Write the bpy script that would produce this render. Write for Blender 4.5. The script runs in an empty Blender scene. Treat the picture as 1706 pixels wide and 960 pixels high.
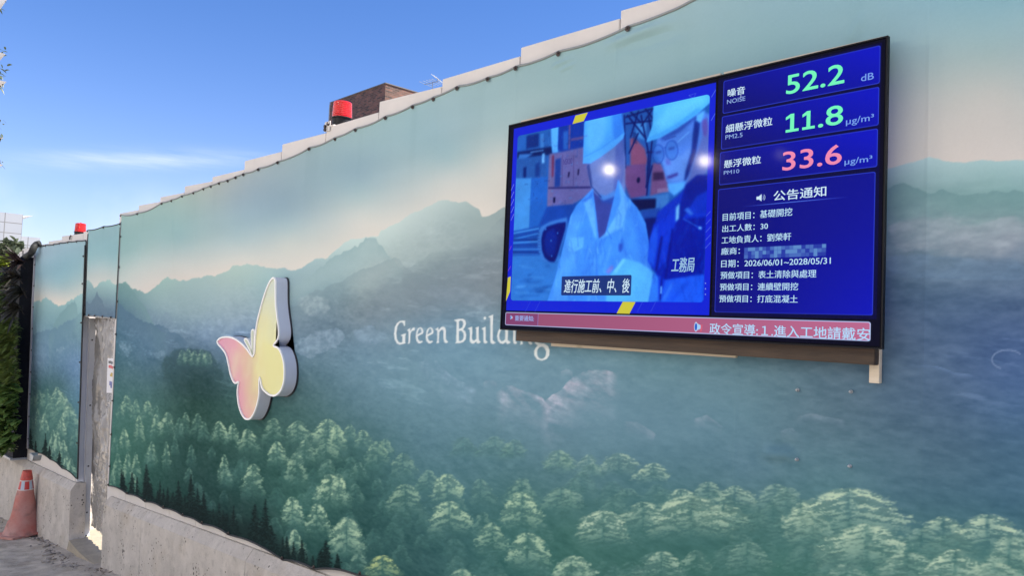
import bpy, bmesh, math, random
import numpy as np
from mathutils import Vector, Matrix
C = bpy.context.scene.collection
SC = bpy.context.scene
# ================================================================ camera
EYE = Vector((0.0, -2.473, 1.65))
RM = Matrix(((0.6891969653753912, 0.005216797887618604, 0.7245552621692506),
             (0.7233369972223617, -0.0633612623241284, -0.6875819506691767),
             (0.042321759966817876, 0.9979770215072553, -0.04744189263528941)))   # columns: camera right, up, back
FPX = 1250.0                                    # focal length for a 1706 px wide picture
cam = bpy.data.cameras.new('camera'); cam.sensor_width = 36.0; cam.lens = 36.0*FPX/1706.0
cam.clip_start = .05; cam.clip_end = 4000
cam_ob = bpy.data.objects.new('camera', cam); C.objects.link(cam_ob)
cam_ob.matrix_world = Matrix.Translation(EYE) @ RM.to_4x4()
SC.camera = cam_ob
# ================================================================ daylight
EXPO = 1.08
SKY_SAT = 1.22
SUN_EL, SUN_AZ = math.radians(50), math.radians(42)      # azimuth from +Y towards +X: behind the hoarding, to the right
SC.view_settings.view_transform = 'Standard'; SC.view_settings.look = 'None'
SC.view_settings.exposure = EXPO; SC.view_settings.gamma = 1.0; SC.view_settings.use_curve_mapping = False
world = bpy.data.worlds.new('World'); SC.world = world; world.use_nodes = True
nt = world.node_tree; nt.nodes.clear()
def wn(t, **k):
    n = nt.nodes.new(t)
    for a, b in k.items(): setattr(n, a, b)
    return n
sky = wn('ShaderNodeTexSky', sky_type='NISHITA', sun_disc=False, sun_elevation=SUN_EL, sun_rotation=SUN_AZ,
         altitude=0, air_density=1.0, dust_density=0.2, ozone_density=3.0)
tc = wn('ShaderNodeTexCoord'); sep = wn('ShaderNodeSeparateXYZ')
L = nt.links.new
def wm(op, a, b=None, c=None):
    n = wn('ShaderNodeMath', operation=op)
    for i, v in enumerate((a, b, c)):
        if v is None: continue
        if isinstance(v, (int, float)): n.inputs[i].default_value = v
        else: L(v, n.inputs[i])
    return n.outputs[0]
L(tc.outputs['Generated'], sep.inputs[0])
az = wm('ARCTAN2', sep.outputs['X'], sep.outputs['Y']); el = sep.outputs['Z']
hs = wn('ShaderNodeHueSaturation'); hs.inputs['Saturation'].default_value = SKY_SAT; L(sky.outputs['Color'], hs.inputs['Color'])
tint = wn('ShaderNodeMixRGB', blend_type='MULTIPLY'); tint.inputs['Fac'].default_value = 1; tint.inputs['Color2'].default_value = (.86, .90, 1.15, 1); L(hs.outputs['Color'], tint.inputs['Color1'])
mp = wn('ShaderNodeMapping'); mp.inputs['Scale'].default_value = (2.0, 2.0, 22); mp.inputs['Rotation'].default_value = (.10, .14, 0); L(tc.outputs['Generated'], mp.inputs['Vector'])
nz = wn('ShaderNodeTexNoise'); nz.inputs['Scale'].default_value = 3.2; nz.inputs['Detail'].default_value = 8; nz.inputs['Roughness'].default_value = .62; L(mp.outputs['Vector'], nz.inputs['Vector'])
def band(c, w, src): return wm('POWER', 2.718, wm('MULTIPLY', wm('POWER', wm('DIVIDE', wm('SUBTRACT', src, c), w), 2.0), -1.0))
wisp = wm('MULTIPLY', wm('MULTIPLY', band(.176, .011, wm('MULTIPLY_ADD', wm('ADD', az, 1.27), -.14, el)), band(-1.28, .12, az)), wm('MULTIPLY', wm('SUBTRACT', nz.outputs['Fac'], .32), 1.5))
nz2 = wn('ShaderNodeTexNoise'); nz2.inputs['Scale'].default_value = 7; nz2.inputs['Detail'].default_value = 6; L(tc.outputs['Generated'], nz2.inputs['Vector'])
puff = wm('MULTIPLY', wm('MULTIPLY', band(.095, .045, el), wm('MAXIMUM', wm('SUBTRACT', nz2.outputs['Fac'], .47), 0)), 2.2)
cl = wm('MINIMUM', wm('MAXIMUM', wm('ADD', wisp, puff), 0), .6)
mix = wn('ShaderNodeMixRGB'); mix.inputs['Color2'].default_value = (5.8, 6.4, 8.2, 1)
bg = wn('ShaderNodeBackground'); bg.inputs['Strength'].default_value = 0.082; out = wn('ShaderNodeOutputWorld')
hz = wn('ShaderNodeMixRGB'); hz.inputs['Color2'].default_value = (5.9, 5.5, 7.4, 1); L(tint.outputs['Color'], hz.inputs['Color1'])
L(wm('MULTIPLY', wm('POWER', 2.718, wm('MULTIPLY', wm('MAXIMUM', el, 0), -9.0)), .62), hz.inputs['Fac'])
L(cl, mix.inputs['Fac']); L(hz.outputs['Color'], mix.inputs['Color1']); L(mix.outputs['Color'], bg.inputs['Color'])
L(bg.outputs[0], out.inputs['Surface'])
sun = bpy.data.lights.new('sun', 'SUN'); sun.energy = 5.0; sun.angle = math.radians(.53); sun.color = (1, .93, .82)
sun_ob = bpy.data.objects.new('sun', sun); C.objects.link(sun_ob)
SUN_DIR = Vector((math.sin(SUN_AZ)*math.cos(SUN_EL), math.cos(SUN_AZ)*math.cos(SUN_EL), math.sin(SUN_EL)))
sun_ob.rotation_euler = SUN_DIR.to_track_quat('Z', 'Y').to_euler()
SCREEN_E = 1.0/2**EXPO

# ================================================================ helpers
def ray(px, py): return RM @ Vector((px-853.0, -(py-480.0), -FPX))
def at(px, py, Y=0.0):                          # where a line of sight meets the upright plane y = Y
    d = ray(px, py); return EYE + d*((Y-EYE.y)/d.y)
def onx(px, py, X):
    d = ray(px, py); return EYE + d*((X-EYE.x)/d.x)
def gz(x, y=0): return .115*max(-26, min(14, x))-.03
def onground(px, py):
    d = ray(px, py); t = (-.03+.115*EYE.x-EYE.z)/(d.z-.115*d.x); return EYE+d*t
def link(name, me, mat=None, parent=None, smooth=False):
    o = bpy.data.objects.new(name, me); C.objects.link(o)
    if mat: me.materials.append(mat)
    if parent: o.parent = parent
    if smooth:
        for p in me.polygons: p.use_smooth = True
    return o
def tag(o, label=None, cat=None, group=None, kind=None):
    if label: o['label'] = label
    if cat: o['category'] = cat
    if group: o['group'] = group
    if kind: o['kind'] = kind
    return o
def thing(name, loc, label, cat, group=None):
    o = bpy.data.objects.new(name, None); C.objects.link(o); o.location = loc; o.empty_display_size = .1
    return tag(o, label, cat, group)
class MB:
    """collects shapes in world coordinates; build() links them as one mesh, relative to the parent's place"""
    def __init__(s): s.bm = bmesh.new()
    def box(s, x0, x1, y0, y1, z0, z1, bev=0):
        v = [s.bm.verts.new(p) for p in ((x0,y0,z0),(x1,y0,z0),(x1,y1,z0),(x0,y1,z0),(x0,y0,z1),(x1,y0,z1),(x1,y1,z1),(x0,y1,z1))]
        fs = [s.bm.faces.new([v[i] for i in f]) for f in ((0,3,2,1),(4,5,6,7),(0,1,5,4),(1,2,6,5),(2,3,7,6),(3,0,4,7))]
        if bev:
            es = list({e for f in fs for e in f.edges}); bmesh.ops.bevel(s.bm, geom=es, offset=bev, segments=2, affect='EDGES', profile=.6)
        return s
    def hexa(s, a, b, bev=0):
        """two quads (bottom a, top b) of 4 points each"""
        v = [s.bm.verts.new(p) for p in list(a)+list(b)]
        fs = [s.bm.faces.new([v[i] for i in f]) for f in ((0,3,2,1),(4,5,6,7),(0,1,5,4),(1,2,6,5),(2,3,7,6),(3,0,4,7))]
        if bev:
            es = list({e for f in fs for e in f.edges}); bmesh.ops.bevel(s.bm, geom=es, offset=bev, segments=2, affect='EDGES')
        return s
    def prism(s, prof, axis, t0, t1):
        """profile of (u, v) extruded; axis 'x': u=y v=z, axis 'y': u=x v=z"""
        def P(u, v, t): return (t, u, v) if axis == 'x' else (u, t, v)
        a = [s.bm.verts.new(P(u, v, t0)) for u, v in prof]; b = [s.bm.verts.new(P(u, v, t1)) for u, v in prof]
        n = len(prof)
        s.bm.faces.new(a); s.bm.faces.new(b[::-1])
        for i in range(n): s.bm.faces.new((a[i], a[(i+1) % n], b[(i+1) % n], b[i]))
        return s
    def tube(s, pts, r, n=10, caps=True):
        rings = []; pts = [Vector(p) for p in pts]
        rr = r if isinstance(r, (list, tuple)) else [r]*len(pts)
        for i, p in enumerate(pts):
            d = (pts[min(i+1, len(pts)-1)]-pts[max(i-1, 0)]).normalized()
            u = d.orthogonal().normalized() if i == 0 else (rings_u - d*rings_u.dot(d)).normalized()
            rings_u = u; w = d.cross(u)
            rings.append([s.bm.verts.new(p+(u*math.cos(k*math.tau/n)+w*math.sin(k*math.tau/n))*rr[i]) for k in range(n)])
        for a, b in zip(rings, rings[1:]):
            for k in range(n): s.bm.faces.new((a[k], a[(k+1) % n], b[(k+1) % n], b[k]))
        if caps:
            s.bm.faces.new(rings[0][::-1]); s.bm.faces.new(rings[-1])
        return s
    def lathe(s, prof, c, n=32, axis='z'):
        c = Vector(c); rings = []
        for r, h in prof:
            ring = []
            for k in range(n):
                a = k*math.tau/n
                ring.append(s.bm.verts.new(c+(Vector((r*math.cos(a), r*math.sin(a), h)) if axis == 'z' else Vector((r*math.cos(a), h, r*math.sin(a))))))
            rings.append(ring)
        for a, b in zip(rings, rings[1:]):
            for k in range(n): s.bm.faces.new((a[k], a[(k+1) % n], b[(k+1) % n], b[k]))
        s.bm.faces.new(rings[0][::-1]); s.bm.faces.new(rings[-1])
        return s
    def build(s, name, mat=None, parent=None, smooth=False, angle=None):
        bmesh.ops.recalc_face_normals(s.bm, faces=s.bm.faces)
        if parent is not None:
            bmesh.ops.translate(s.bm, verts=s.bm.verts, vec=-root_loc(parent))
        me = bpy.data.meshes.new(name); s.bm.to_mesh(me); s.bm.free()
        o = link(name, me, mat, parent, smooth)
        if smooth and angle: me.set_sharp_from_angle(angle=math.radians(angle))
        return o
def root_loc(o):
    v = Vector(o.location); 
    while o.parent: o = o.parent; v += o.location
    return v
def raw_mesh(name, co, faces):
    me = bpy.data.meshes.new(name); me.from_pydata([tuple(c) for c in co], [], faces); me.update(); return me
def grid_mesh(name, co, nr, nc, cols=None):
    """co: (nr*nc, 3) array; one quad per cell, optional vertex colours (linear)"""
    me = bpy.data.meshes.new(name); me.vertices.add(nr*nc); me.vertices.foreach_set('co', co.astype(np.float32).ravel())
    i = (np.arange(nr-1)[:, None]*nc+np.arange(nc-1)[None]).ravel()
    q = np.stack([i, i+1, i+nc+1, i+nc], 1).astype(np.int32); n = len(q)
    me.loops.add(n*4); me.loops.foreach_set('vertex_index', q.ravel())
    me.polygons.add(n); me.polygons.foreach_set('loop_start', np.arange(0, n*4, 4, dtype=np.int32))
    me.update(calc_edges=True)
    me.polygons.foreach_set('use_smooth', np.ones(n, bool))
    if cols is not None:
        at_ = me.color_attributes.new('print', 'FLOAT_COLOR', 'POINT')
        c4 = np.ones((nr*nc, 4), np.float32); c4[:, :3] = cols; at_.data.foreach_set('color', c4.ravel())
    return me
def lin(c):
    c = np.asarray(c, np.float32)/255.0
    return np.where(c <= .04045, c/12.92, ((c+.055)/1.055)**2.4).astype(np.float32)

# ---------------------------------------------------------------- materials
def mat(name, col=(.5, .5, .5), rough=.6, metal=0, spec=.5, var=0, vscale=8, col2=None, bump=0, bscale=60, coat=0, emit=None, estr=0, trans=0, stretch=None, detail=6):
    m = bpy.data.materials.new(name); m.use_nodes = True; t = m.node_tree; b = t.nodes['Principled BSDF']
    b.inputs['Base Color'].default_value = (*col, 1); b.inputs['Roughness'].default_value = rough; b.inputs['Metallic'].default_value = metal
    b.inputs['Specular IOR Level'].default_value = spec; b.inputs['Coat Weight'].default_value = coat; b.inputs['Coat Roughness'].default_value = .08
    if trans: b.inputs['Transmission Weight'].default_value = trans
    if emit: b.inputs['Emission Color'].default_value = (*emit, 1); b.inputs['Emission Strength'].default_value = estr
    co = t.nodes.new('ShaderNodeTexCoord'); src = co.outputs['Object']
    if stretch:
        mpn = t.nodes.new('ShaderNodeMapping'); mpn.inputs['Scale'].default_value = stretch; t.links.new(src, mpn.inputs['Vector']); src = mpn.outputs['Vector']
    if var or col2:
        n = t.nodes.new('ShaderNodeTexNoise'); n.inputs['Scale'].default_value = vscale; n.inputs['Detail'].default_value = detail; n.inputs['Roughness'].default_value = .65
        r = t.nodes.new('ShaderNodeValToRGB'); r.color_ramp.elements[0].position = .3; r.color_ramp.elements[1].position = .7
        c2 = col2 or tuple(min(1, c*(1+var)) for c in col); c1 = col if col2 else tuple(c*(1-var) for c in col)
        r.color_ramp.elements[0].color = (*c1, 1); r.color_ramp.elements[1].color = (*c2, 1)
        t.links.new(src, n.inputs['Vector']); t.links.new(n.outputs['Fac'], r.inputs['Fac']); t.links.new(r.outputs['Color'], b.inputs['Base Color'])
        m['_ramp'] = r.name
    if bump:
        n2 = t.nodes.new('ShaderNodeTexNoise'); n2.inputs['Scale'].default_value = bscale; n2.inputs['Detail'].default_value = 5
        bp = t.nodes.new('ShaderNodeBump'); bp.inputs['Strength'].default_value = bump; bp.inputs['Distance'].default_value = .01
        t.links.new(src, n2.inputs['Vector']); t.links.new(n2.outputs['Fac'], bp.inputs['Height']); t.links.new(bp.outputs['Normal'], b.inputs['Normal'])
    return m
def concrete_mat(name, a, b_, pits=True, warm=(.42, .36, .28), scale=1.0):
    m = mat(name, a, .85, col2=b_, vscale=2.2*scale, bump=.35, bscale=45*scale, spec=.25); t = m.node_tree; P = t.nodes['Principled BSDF']
    src = P.inputs['Base Color'].links[0].from_socket; co = [n for n in t.nodes if n.type == 'TEX_COORD'][0].outputs['Object']
    def noise(s, det=4, st=None):
        n = t.nodes.new('ShaderNodeTexNoise'); n.inputs['Scale'].default_value = s; n.inputs['Detail'].default_value = det
        if st:
            mm = t.nodes.new('ShaderNodeMapping'); mm.inputs['Scale'].default_value = st; t.links.new(co, mm.inputs['Vector']); t.links.new(mm.outputs[0], n.inputs['Vector'])
        else: t.links.new(co, n.inputs['Vector'])
        return n.outputs['Fac']
    def over(base, fac, lo, hi, col, k):
        r = t.nodes.new('ShaderNodeMapRange'); r.inputs['From Min'].default_value = lo; r.inputs['From Max'].default_value = hi; r.inputs['To Max'].default_value = k
        t.links.new(fac, r.inputs['Value']); mx = t.nodes.new('ShaderNodeMixRGB'); mx.inputs['Color2'].default_value = (*col, 1)
        t.links.new(r.outputs['Result'], mx.inputs['Fac']); t.links.new(base, mx.inputs['Color1']); return mx.outputs['Color']
    src = over(src, noise(3.1, 6), .56, .72, warm, .55)                         # rusty and damp stains
    src = over(src, noise(2.2, 7, (2.2, 2.2, .7)), .52, .78, tuple(c*.6 for c in a), .45)   # runs
    src = over(src, noise(7, 8), .5, .68, tuple(min(1, c*1.18) for c in b_), .5)
    src = over(src, noise(16, 6), .56, .7, tuple(c*.62 for c in a), .5)
    src = over(src, noise(90, 2), .3, .75, tuple(min(1, c*1.25) for c in b_), .35)
    if pits:
        v = t.nodes.new('ShaderNodeTexVoronoi'); v.inputs['Scale'].default_value = 26; t.links.new(co, v.inputs['Vector'])
        gate = t.nodes.new('ShaderNodeMath'); gate.operation = 'ADD'; t.links.new(v.outputs['Distance'], gate.inputs[0]); t.links.new(noise(4.5, 2), gate.inputs[1])
        src = over(src, gate.outputs[0], .63, .56, (.07, .065, .06), .9)
    t.links.new(src, P.inputs['Base Color']); return m
def attr_mat(name, gain=(1, 1, 1), rough=.85, emission=None, weave=True, spec=.07):
    m = bpy.data.materials.new(name); m.use_nodes = True; t = m.node_tree; b = t.nodes['Principled BSDF']
    a = t.nodes.new('ShaderNodeVertexColor'); a.layer_name = 'print'
    b.inputs['Roughness'].default_value = rough; b.inputs['Specular IOR Level'].default_value = spec
    if emission:
        b.inputs['Base Color'].default_value = (.0012, .0012, .0016, 1); t.links.new(a.outputs['Color'], b.inputs['Emission Color']); b.inputs['Emission Strength'].default_value = emission
        b.inputs['Coat Weight'].default_value = .02; b.inputs['Coat Roughness'].default_value = .34
    else:
        g = t.nodes.new('ShaderNodeMixRGB'); g.blend_type = 'MULTIPLY'; g.inputs['Fac'].default_value = 1; g.inputs['Color2'].default_value = (*gain, 1)
        t.links.new(a.outputs['Color'], g.inputs['Color1']); t.links.new(g.outputs['Color'], b.inputs['Base Color'])
    if weave:
        co = t.nodes.new('ShaderNodeTexCoord'); mpn = t.nodes.new('ShaderNodeMapping'); mpn.inputs['Scale'].default_value = (1, 1, 1)
        n2 = t.nodes.new('ShaderNodeTexNoise'); n2.inputs['Scale'].default_value = 5; n2.inputs['Detail'].default_value = 7
        w1 = t.nodes.new('ShaderNodeTexWave'); w1.inputs['Scale'].default_value = 160; w1.bands_direction = 'Z'; w1.inputs['Distortion'].default_value = 2
        ad = t.nodes.new('ShaderNodeMath'); ad.operation = 'MULTIPLY_ADD'; ad.inputs[1].default_value = .02
        bp = t.nodes.new('ShaderNodeBump'); bp.inputs['Strength'].default_value = .25; bp.inputs['Distance'].default_value = .02
        t.links.new(co.outputs['Object'], n2.inputs['Vector']); t.links.new(co.outputs['Object'], w1.inputs['Vector'])
        t.links.new(w1.outputs['Fac'], ad.inputs[0]); t.links.new(n2.outputs['Fac'], ad.inputs[2]); t.links.new(ad.outputs[0], bp.inputs['Height']); t.links.new(bp.outputs['Normal'], b.inputs['Normal'])
    return m
# ---------------------------------------------------------------- numpy painting helpers
def rnd_table(seed):
    return np.random.default_rng(seed).random((256, 256)).astype(np.float32)
def noise2(u, v, seed=0):
    T = rnd_table(seed)
    ui = np.floor(u).astype(np.int32); vi = np.floor(v).astype(np.int32)
    fu = (u - ui).astype(np.float32); fv = (v - vi).astype(np.float32)
    fu = fu*fu*(3-2*fu); fv = fv*fv*(3-2*fv)
    a = T[vi & 255, ui & 255]; b = T[vi & 255, (ui+1) & 255]
    c = T[(vi+1) & 255, ui & 255]; d = T[(vi+1) & 255, (ui+1) & 255]
    return (a*(1-fu)+b*fu)*(1-fv) + (c*(1-fu)+d*fu)*fv
def fbm(u, v, seed=0, octv=4, gain=.5):
    s = 0; a = 1.0; t = 0
    for k in range(octv):
        s = s + a*noise2(u*2**k+17.3*k, v*2**k+9.1*k, seed+k); t += a; a *= gain
    return s/t
def sstep(a, b, x):
    t = np.clip((x-a)/(b-a), 0, 1); return t*t*(3-2*t)
def tps(samples, gx, gy, smooth=30.0):
    P = np.array([s[0] for s in samples], float)/100; C = np.array([s[1] for s in samples], float)
    n = len(P)
    def U(r2): return np.where(r2 > 1e-12, r2*np.log(np.maximum(r2, 1e-12)), 0)*.5
    d2 = ((P[:, None]-P[None])**2).sum(-1)
    A = np.zeros((n+3, n+3)); A[:n, :n] = U(d2)+np.eye(n)*smooth*1e-3
    A[:n, n] = 1; A[:n, n+1:] = P; A[n, :n] = 1; A[n+1:, :n] = P.T
    b = np.zeros((n+3, 3)); b[:n] = C
    w = np.linalg.solve(A, b)
    xs = np.arange(gx[0], gx[1]+8, 8); ys = np.arange(gy[0], gy[1]+8, 8)
    X, Y = np.meshgrid(xs/100, ys/100)
    d2 = (X[..., None]-P[:, 0])**2+(Y[..., None]-P[:, 1])**2
    g = U(d2)@w[:n] + w[n] + X[..., None]*w[n+1]+Y[..., None]*w[n+2]
    def up(g, ax, n_out):
        t = np.arange(n_out)/8.0; i = np.minimum(t.astype(int), g.shape[ax]-2); f = (t-i)
        f = f.reshape((-1, 1, 1) if ax == 0 else (1, -1, 1))
        return np.take(g, i, ax)*(1-f)+np.take(g, i+1, ax)*f
    return np.clip(up(up(g, 0, gy[1]-gy[0]), 1, gx[1]-gx[0]), 0, 255).astype(np.float32)
def blur(img, r):
    if r <= 0: return img
    r = max(1, int(round(r)))
    for _ in range(2):
        for ax in (0, 1):
            p = np.concatenate([np.repeat(np.take(img, [0], ax), r+1, ax), img, np.repeat(np.take(img, [-1], ax), r, ax)], ax)
            c = np.cumsum(p, ax, dtype=np.float64)
            n = img.shape[ax]
            img = ((np.take(c, np.arange(2*r+1, 2*r+1+n), ax)-np.take(c, np.arange(0, n), ax))/(2*r+1)).astype(np.float32)
    return img
def poly_mask(shape, pts, soft=0.0):
    """coverage of a polygon (pts in canvas px), 3x3 supersampled; returns (slice_y, slice_x, mask)"""
    pts = np.array(pts, float); pad = int(2+soft*3)
    x0 = max(0, int(pts[:, 0].min())-pad); x1 = min(shape[1], int(pts[:, 0].max())+pad+1)
    y0 = max(0, int(pts[:, 1].min())-pad); y1 = min(shape[0], int(pts[:, 1].max())+pad+1)
    if x1 <= x0 or y1 <= y0: return None
    S = 3
    xs = x0+(np.arange((x1-x0)*S)+.5)/S; ys = y0+(np.arange((y1-y0)*S)+.5)/S
    ins = np.zeros((len(ys), len(xs)), bool)
    n = len(pts)
    for i in range(n):
        xa, ya = pts[i]; xb, yb = pts[(i+1) % n]
        if ya == yb: continue
        rows = np.where((ys >= min(ya, yb)) & (ys < max(ya, yb)))[0]
        if len(rows) == 0: continue
        xi = xa+(ys[rows]-ya)*(xb-xa)/(yb-ya)
        ins[rows] ^= xs[None, :] >= xi[:, None]
    m = ins.reshape(y1-y0, S, x1-x0, S).mean((1, 3)).astype(np.float32)
    if soft > 0: m = blur(m, soft)
    return slice(y0, y1), slice(x0, x1), m
def fill(img, pts, col, soft=0.0, a=1.0):
    r = poly_mask(img.shape, pts, soft)
    if r is None: return
    sy, sx, m = r; m = (m*a)[..., None]
    img[sy, sx] = img[sy, sx]*(1-m)+np.array(col, np.float32)*m
def line(img, p, q, w, col, soft=0.0, a=1.0):
    p = np.array(p, float); q = np.array(q, float); d = q-p; L = np.hypot(*d)
    if L < 1e-6: return
    nrm = np.array([-d[1], d[0]])/L*w/2
    fill(img, [p+nrm, q+nrm, q-nrm, p-nrm], col, soft, a)
def z2p(z, off, s):
    return [(off[0]+x/s, off[1]+y/s) for x, y in z]

# ---------------------------------------------------------------- the printed mountain scene
SKY = {}
SKY['A'] = [((70,420),(168,192,204)),((100,450),(142,180,192)),((100,472),(150,186,194)),((90,493),(203,205,200)),((140,408),(152,182,192)),((140,480),(190,202,198)),((60,455),(150,184,196)),((55,490),(196,203,200)),((140,440),(146,182,190))]
SKY['B'] = [((150,390),(148,182,188)),((195,385),(148,182,188)),((150,430),(148,186,192)),((195,430),(148,186,192)),((170,452),(188,202,200)),((150,475),(204,206,200)),((195,475),(204,206,200))]
SKY['C'] = [((215,375),(150,182,180)),((215,420),(150,184,184)),((230,447),(192,204,200)),((240,470),(206,206,200)),
((300,340),(157,182,178)),((300,400),(152,184,187)),((300,430),(190,202,200)),((300,455),(206,206,200)),((360,312),(164,176,174)),((400,340),(145,168,180)),((400,400),(166,189,193)),((400,430),(200,203,198)),
((480,295),(145,168,178)),((480,345),(141,166,180)),((480,382),(165,188,193)),((480,405),(194,202,198)),((480,440),(206,206,200)),((600,230),(146,174,180)),((600,290),(140,167,180)),((600,325),(160,185,190)),((600,365),(198,202,198)),((600,400),(206,205,199)),
((750,160),(148,176,182)),((750,220),(145,173,182)),((750,265),(152,180,186)),((750,300),(192,199,197)),((750,330),(203,204,199)),((850,140),(148,176,181)),((845,215),(162,186,189)),((840,280),(200,203,198)),((840,330),(206,206,200)),
((1000,80),(146,176,182)),((1000,130),(142,173,179)),((1150,30),(146,176,183)),((1150,110),(138,170,176)),((1300,20),(138,172,182)),((1300,80),(136,170,177)),((1450,20),(136,171,181)),((1450,60),(140,173,180)),
((1530,30),(140,175,185)),((1530,100),(156,181,183)),((1530,170),(186,193,191)),((1500,250),(196,198,194)),((1650,30),(140,176,186)),((1650,90),(158,182,184)),((1650,160),(192,195,192)),((1650,240),(203,200,196)),((1700,250),(203,200,196)),((1200,300),(190,195,195)),((1000,300),(195,200,198))]
MTN = {}
MTN['A'] = [((60,1280),(40,80,75)),((130,1280),(40,80,75)),((75,510),(140,180,185)),((75,540),(125,165,178)),((100,570),(105,145,170)),((100,600),(90,130,160)),((100,640),(70,110,118)),((70,650),(62,105,108)),((120,610),(105,142,180)),((128,660),(90,135,160)),((100,680),(72,118,115)),((100,720),(70,116,110)),((100,770),(60,100,92)),((57,600),(125,155,182)),((57,700),(80,120,120)),((130,520),(140,180,185)),((130,560),(112,150,165))]
MTN['B'] = [((170,1280),(95,120,145)),((150,470),(150,186,186)),((190,480),(150,187,187)),((160,500),(118,150,162)),((150,520),(98,128,150)),((180,520),(95,120,142)),((198,515),(110,140,160))]
MTN['C'] = [((215,480),(118,158,158)),((215,520),(82,117,140)),((240,500),(130,165,170)),((280,490),(150,182,182)),((215,570),(78,118,140)),((215,620),(72,112,122)),((250,540),(112,143,165)),((260,580),(85,122,152)),((320,470),(155,185,185)),((330,520),(138,167,177)),((340,560),(115,146,175)),((400,470),(160,188,186)),((400,520),(142,167,182)),((400,560),(120,150,180)),((300,600),(62,93,105)),((300,640),(48,82,82)),((340,640),(44,78,78)),((250,640),(72,112,118)),((400,680),(55,95,92)),((250,690),(66,112,104)),((300,740),(42,82,76)),((400,740),(48,88,82)),((400,800),(42,84,79)),((330,800),(36,74,70)),((250,790),(46,92,82)),((210,740),(62,112,100)),((420,880),(30,60,58)),
((450,460),(155,190,192)),((450,440),(163,190,191)),((480,500),(122,152,167)),((500,540),(106,131,152)),((500,590),(90,125,145)),((500,640),(70,105,115)),((520,690),(70,110,112)),((500,760),(50,92,88)),((500,840),(52,100,92)),((560,800),(48,92,88)),((520,920),(42,85,80)),
((600,450),(160,184,187)),((560,480),(126,156,166)),((600,520),(110,130,142)),((600,580),(105,138,160)),((600,640),(95,132,148)),((600,690),(80,120,130)),((600,760),(62,107,106)),((600,850),(48,92,90)),((620,930),(46,90,88)),
((700,400),(163,184,186)),((700,450),(136,161,166)),((700,500),(116,137,150)),((720,560),(105,142,170)),((700,620),(100,140,158)),((700,680),(88,130,145)),((700,740),(82,125,138)),((700,800),(72,118,125)),((700,860),(58,104,105)),((720,930),(52,97,98)),
((760,360),(160,182,184)),((800,380),(142,164,167)),((800,420),(127,147,156)),((820,480),(120,136,147)),((800,520),(106,136,156)),((800,600),(105,148,172)),((800,660),(98,138,158)),((800,720),(85,128,142)),((800,800),(76,122,130)),((850,870),(60,110,108)),((850,940),(58,110,106)),
((950,400),(130,150,160)),((950,500),(108,138,155)),((950,600),(100,140,160)),((950,680),(100,138,158)),((950,740),(88,128,142)),((950,800),(78,122,130)),((950,880),(66,116,110)),((950,940),(62,114,106)),
((1100,350),(130,158,165)),((1100,480),(105,135,150)),((1100,620),(95,135,150)),((1100,680),(95,132,150)),((1100,740),(92,132,148)),((1100,800),(80,125,135)),((1100,860),(70,119,119)),((1100,930),(64,115,108)),
((1250,350),(125,155,163)),((1250,500),(95,128,145)),((1250,640),(90,125,140)),((1250,700),(88,125,140)),((1250,780),(88,128,145)),((1250,850),(73,119,122)),((1250,930),(64,116,108)),
((1400,400),(120,150,160)),((1400,550),(88,118,142)),((1400,650),(86,116,136)),((1400,720),(87,121,138)),((1400,790),(85,127,140)),((1400,930),(66,120,112)),
((1490,300),(150,185,190)),((1490,330),(118,157,160)),((1500,380),(124,155,165)),((1500,420),(110,138,155)),((1500,480),(88,118,145)),((1500,540),(84,112,144)),((1500,600),(84,112,141)),((1500,680),(82,112,137)),((1500,760),(82,118,137)),((1500,830),(76,117,133)),((1500,930),(66,118,113)),
((1600,290),(152,188,192)),((1600,345),(120,158,162)),((1600,390),(142,160,172)),((1600,430),(110,135,155)),((1600,500),(82,110,144)),((1600,580),(79,107,146)),((1600,660),(79,109,143)),((1600,760),(77,112,135)),((1600,830),(71,112,131)),((1600,930),(66,119,116)),
((1690,290),(150,188,192)),((1690,345),(118,158,162)),((1690,385),(148,161,174)),((1690,440),(105,130,155)),((1690,520),(78,105,144)),((1690,600),(74,104,152)),((1690,680),(76,110,150)),((1690,760),(72,110,137)),((1690,840),(70,112,134)),((1690,940),(70,122,118)),((250,1280),(30,58,55)),((600,1280),(44,88,84)),((900,1280),(56,106,100)),((1200,1280),(60,110,103)),((1450,1280),(62,114,107)),((1690,1280),(64,118,111))]
R1 = lambda z: z2p(z, (40,400), 4.0)
R7 = lambda z: z2p(z, (420,300), 2.823)
R6 = lambda z: z2p(z, (1440,0), 1.455)
FAR = {'A': R1([(60,415),(90,405),(120,408),(150,380),(180,400),(225,440),(270,425),(320,395),(350,385),(400,355),(430,340)]),
 'B': R1([(400,285),(420,272),(440,270),(470,325),(510,290),(570,262),(620,300),(660,330)]),
 'C': R1([(600,300),(640,290),(690,288),(730,330),(770,335),(810,360),(850,330),(900,300),(930,260),(965,245),(1000,262),(1080,272),(1120,255),(1160,262),(1210,242),(1250,240),(1350,205),(1400,175),(1430,160),(1490,157)])
  + R7([(0,400),(40,415),(90,412),(190,432),(240,410),(310,375),(360,370),(400,330),(470,290),(540,278),(600,268),(615,230),(650,210),(735,185),(770,155),(830,120),(900,98),(950,100),(1015,105),(1050,140),(1090,165),(1140,150),(1190,130)])
  + [(1000,318),(1200,290),(1380,300)] + R6([(25,418),(55,410),(100,398),(160,390),(250,392),(270,392),(340,402),(387,402)])}
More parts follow.
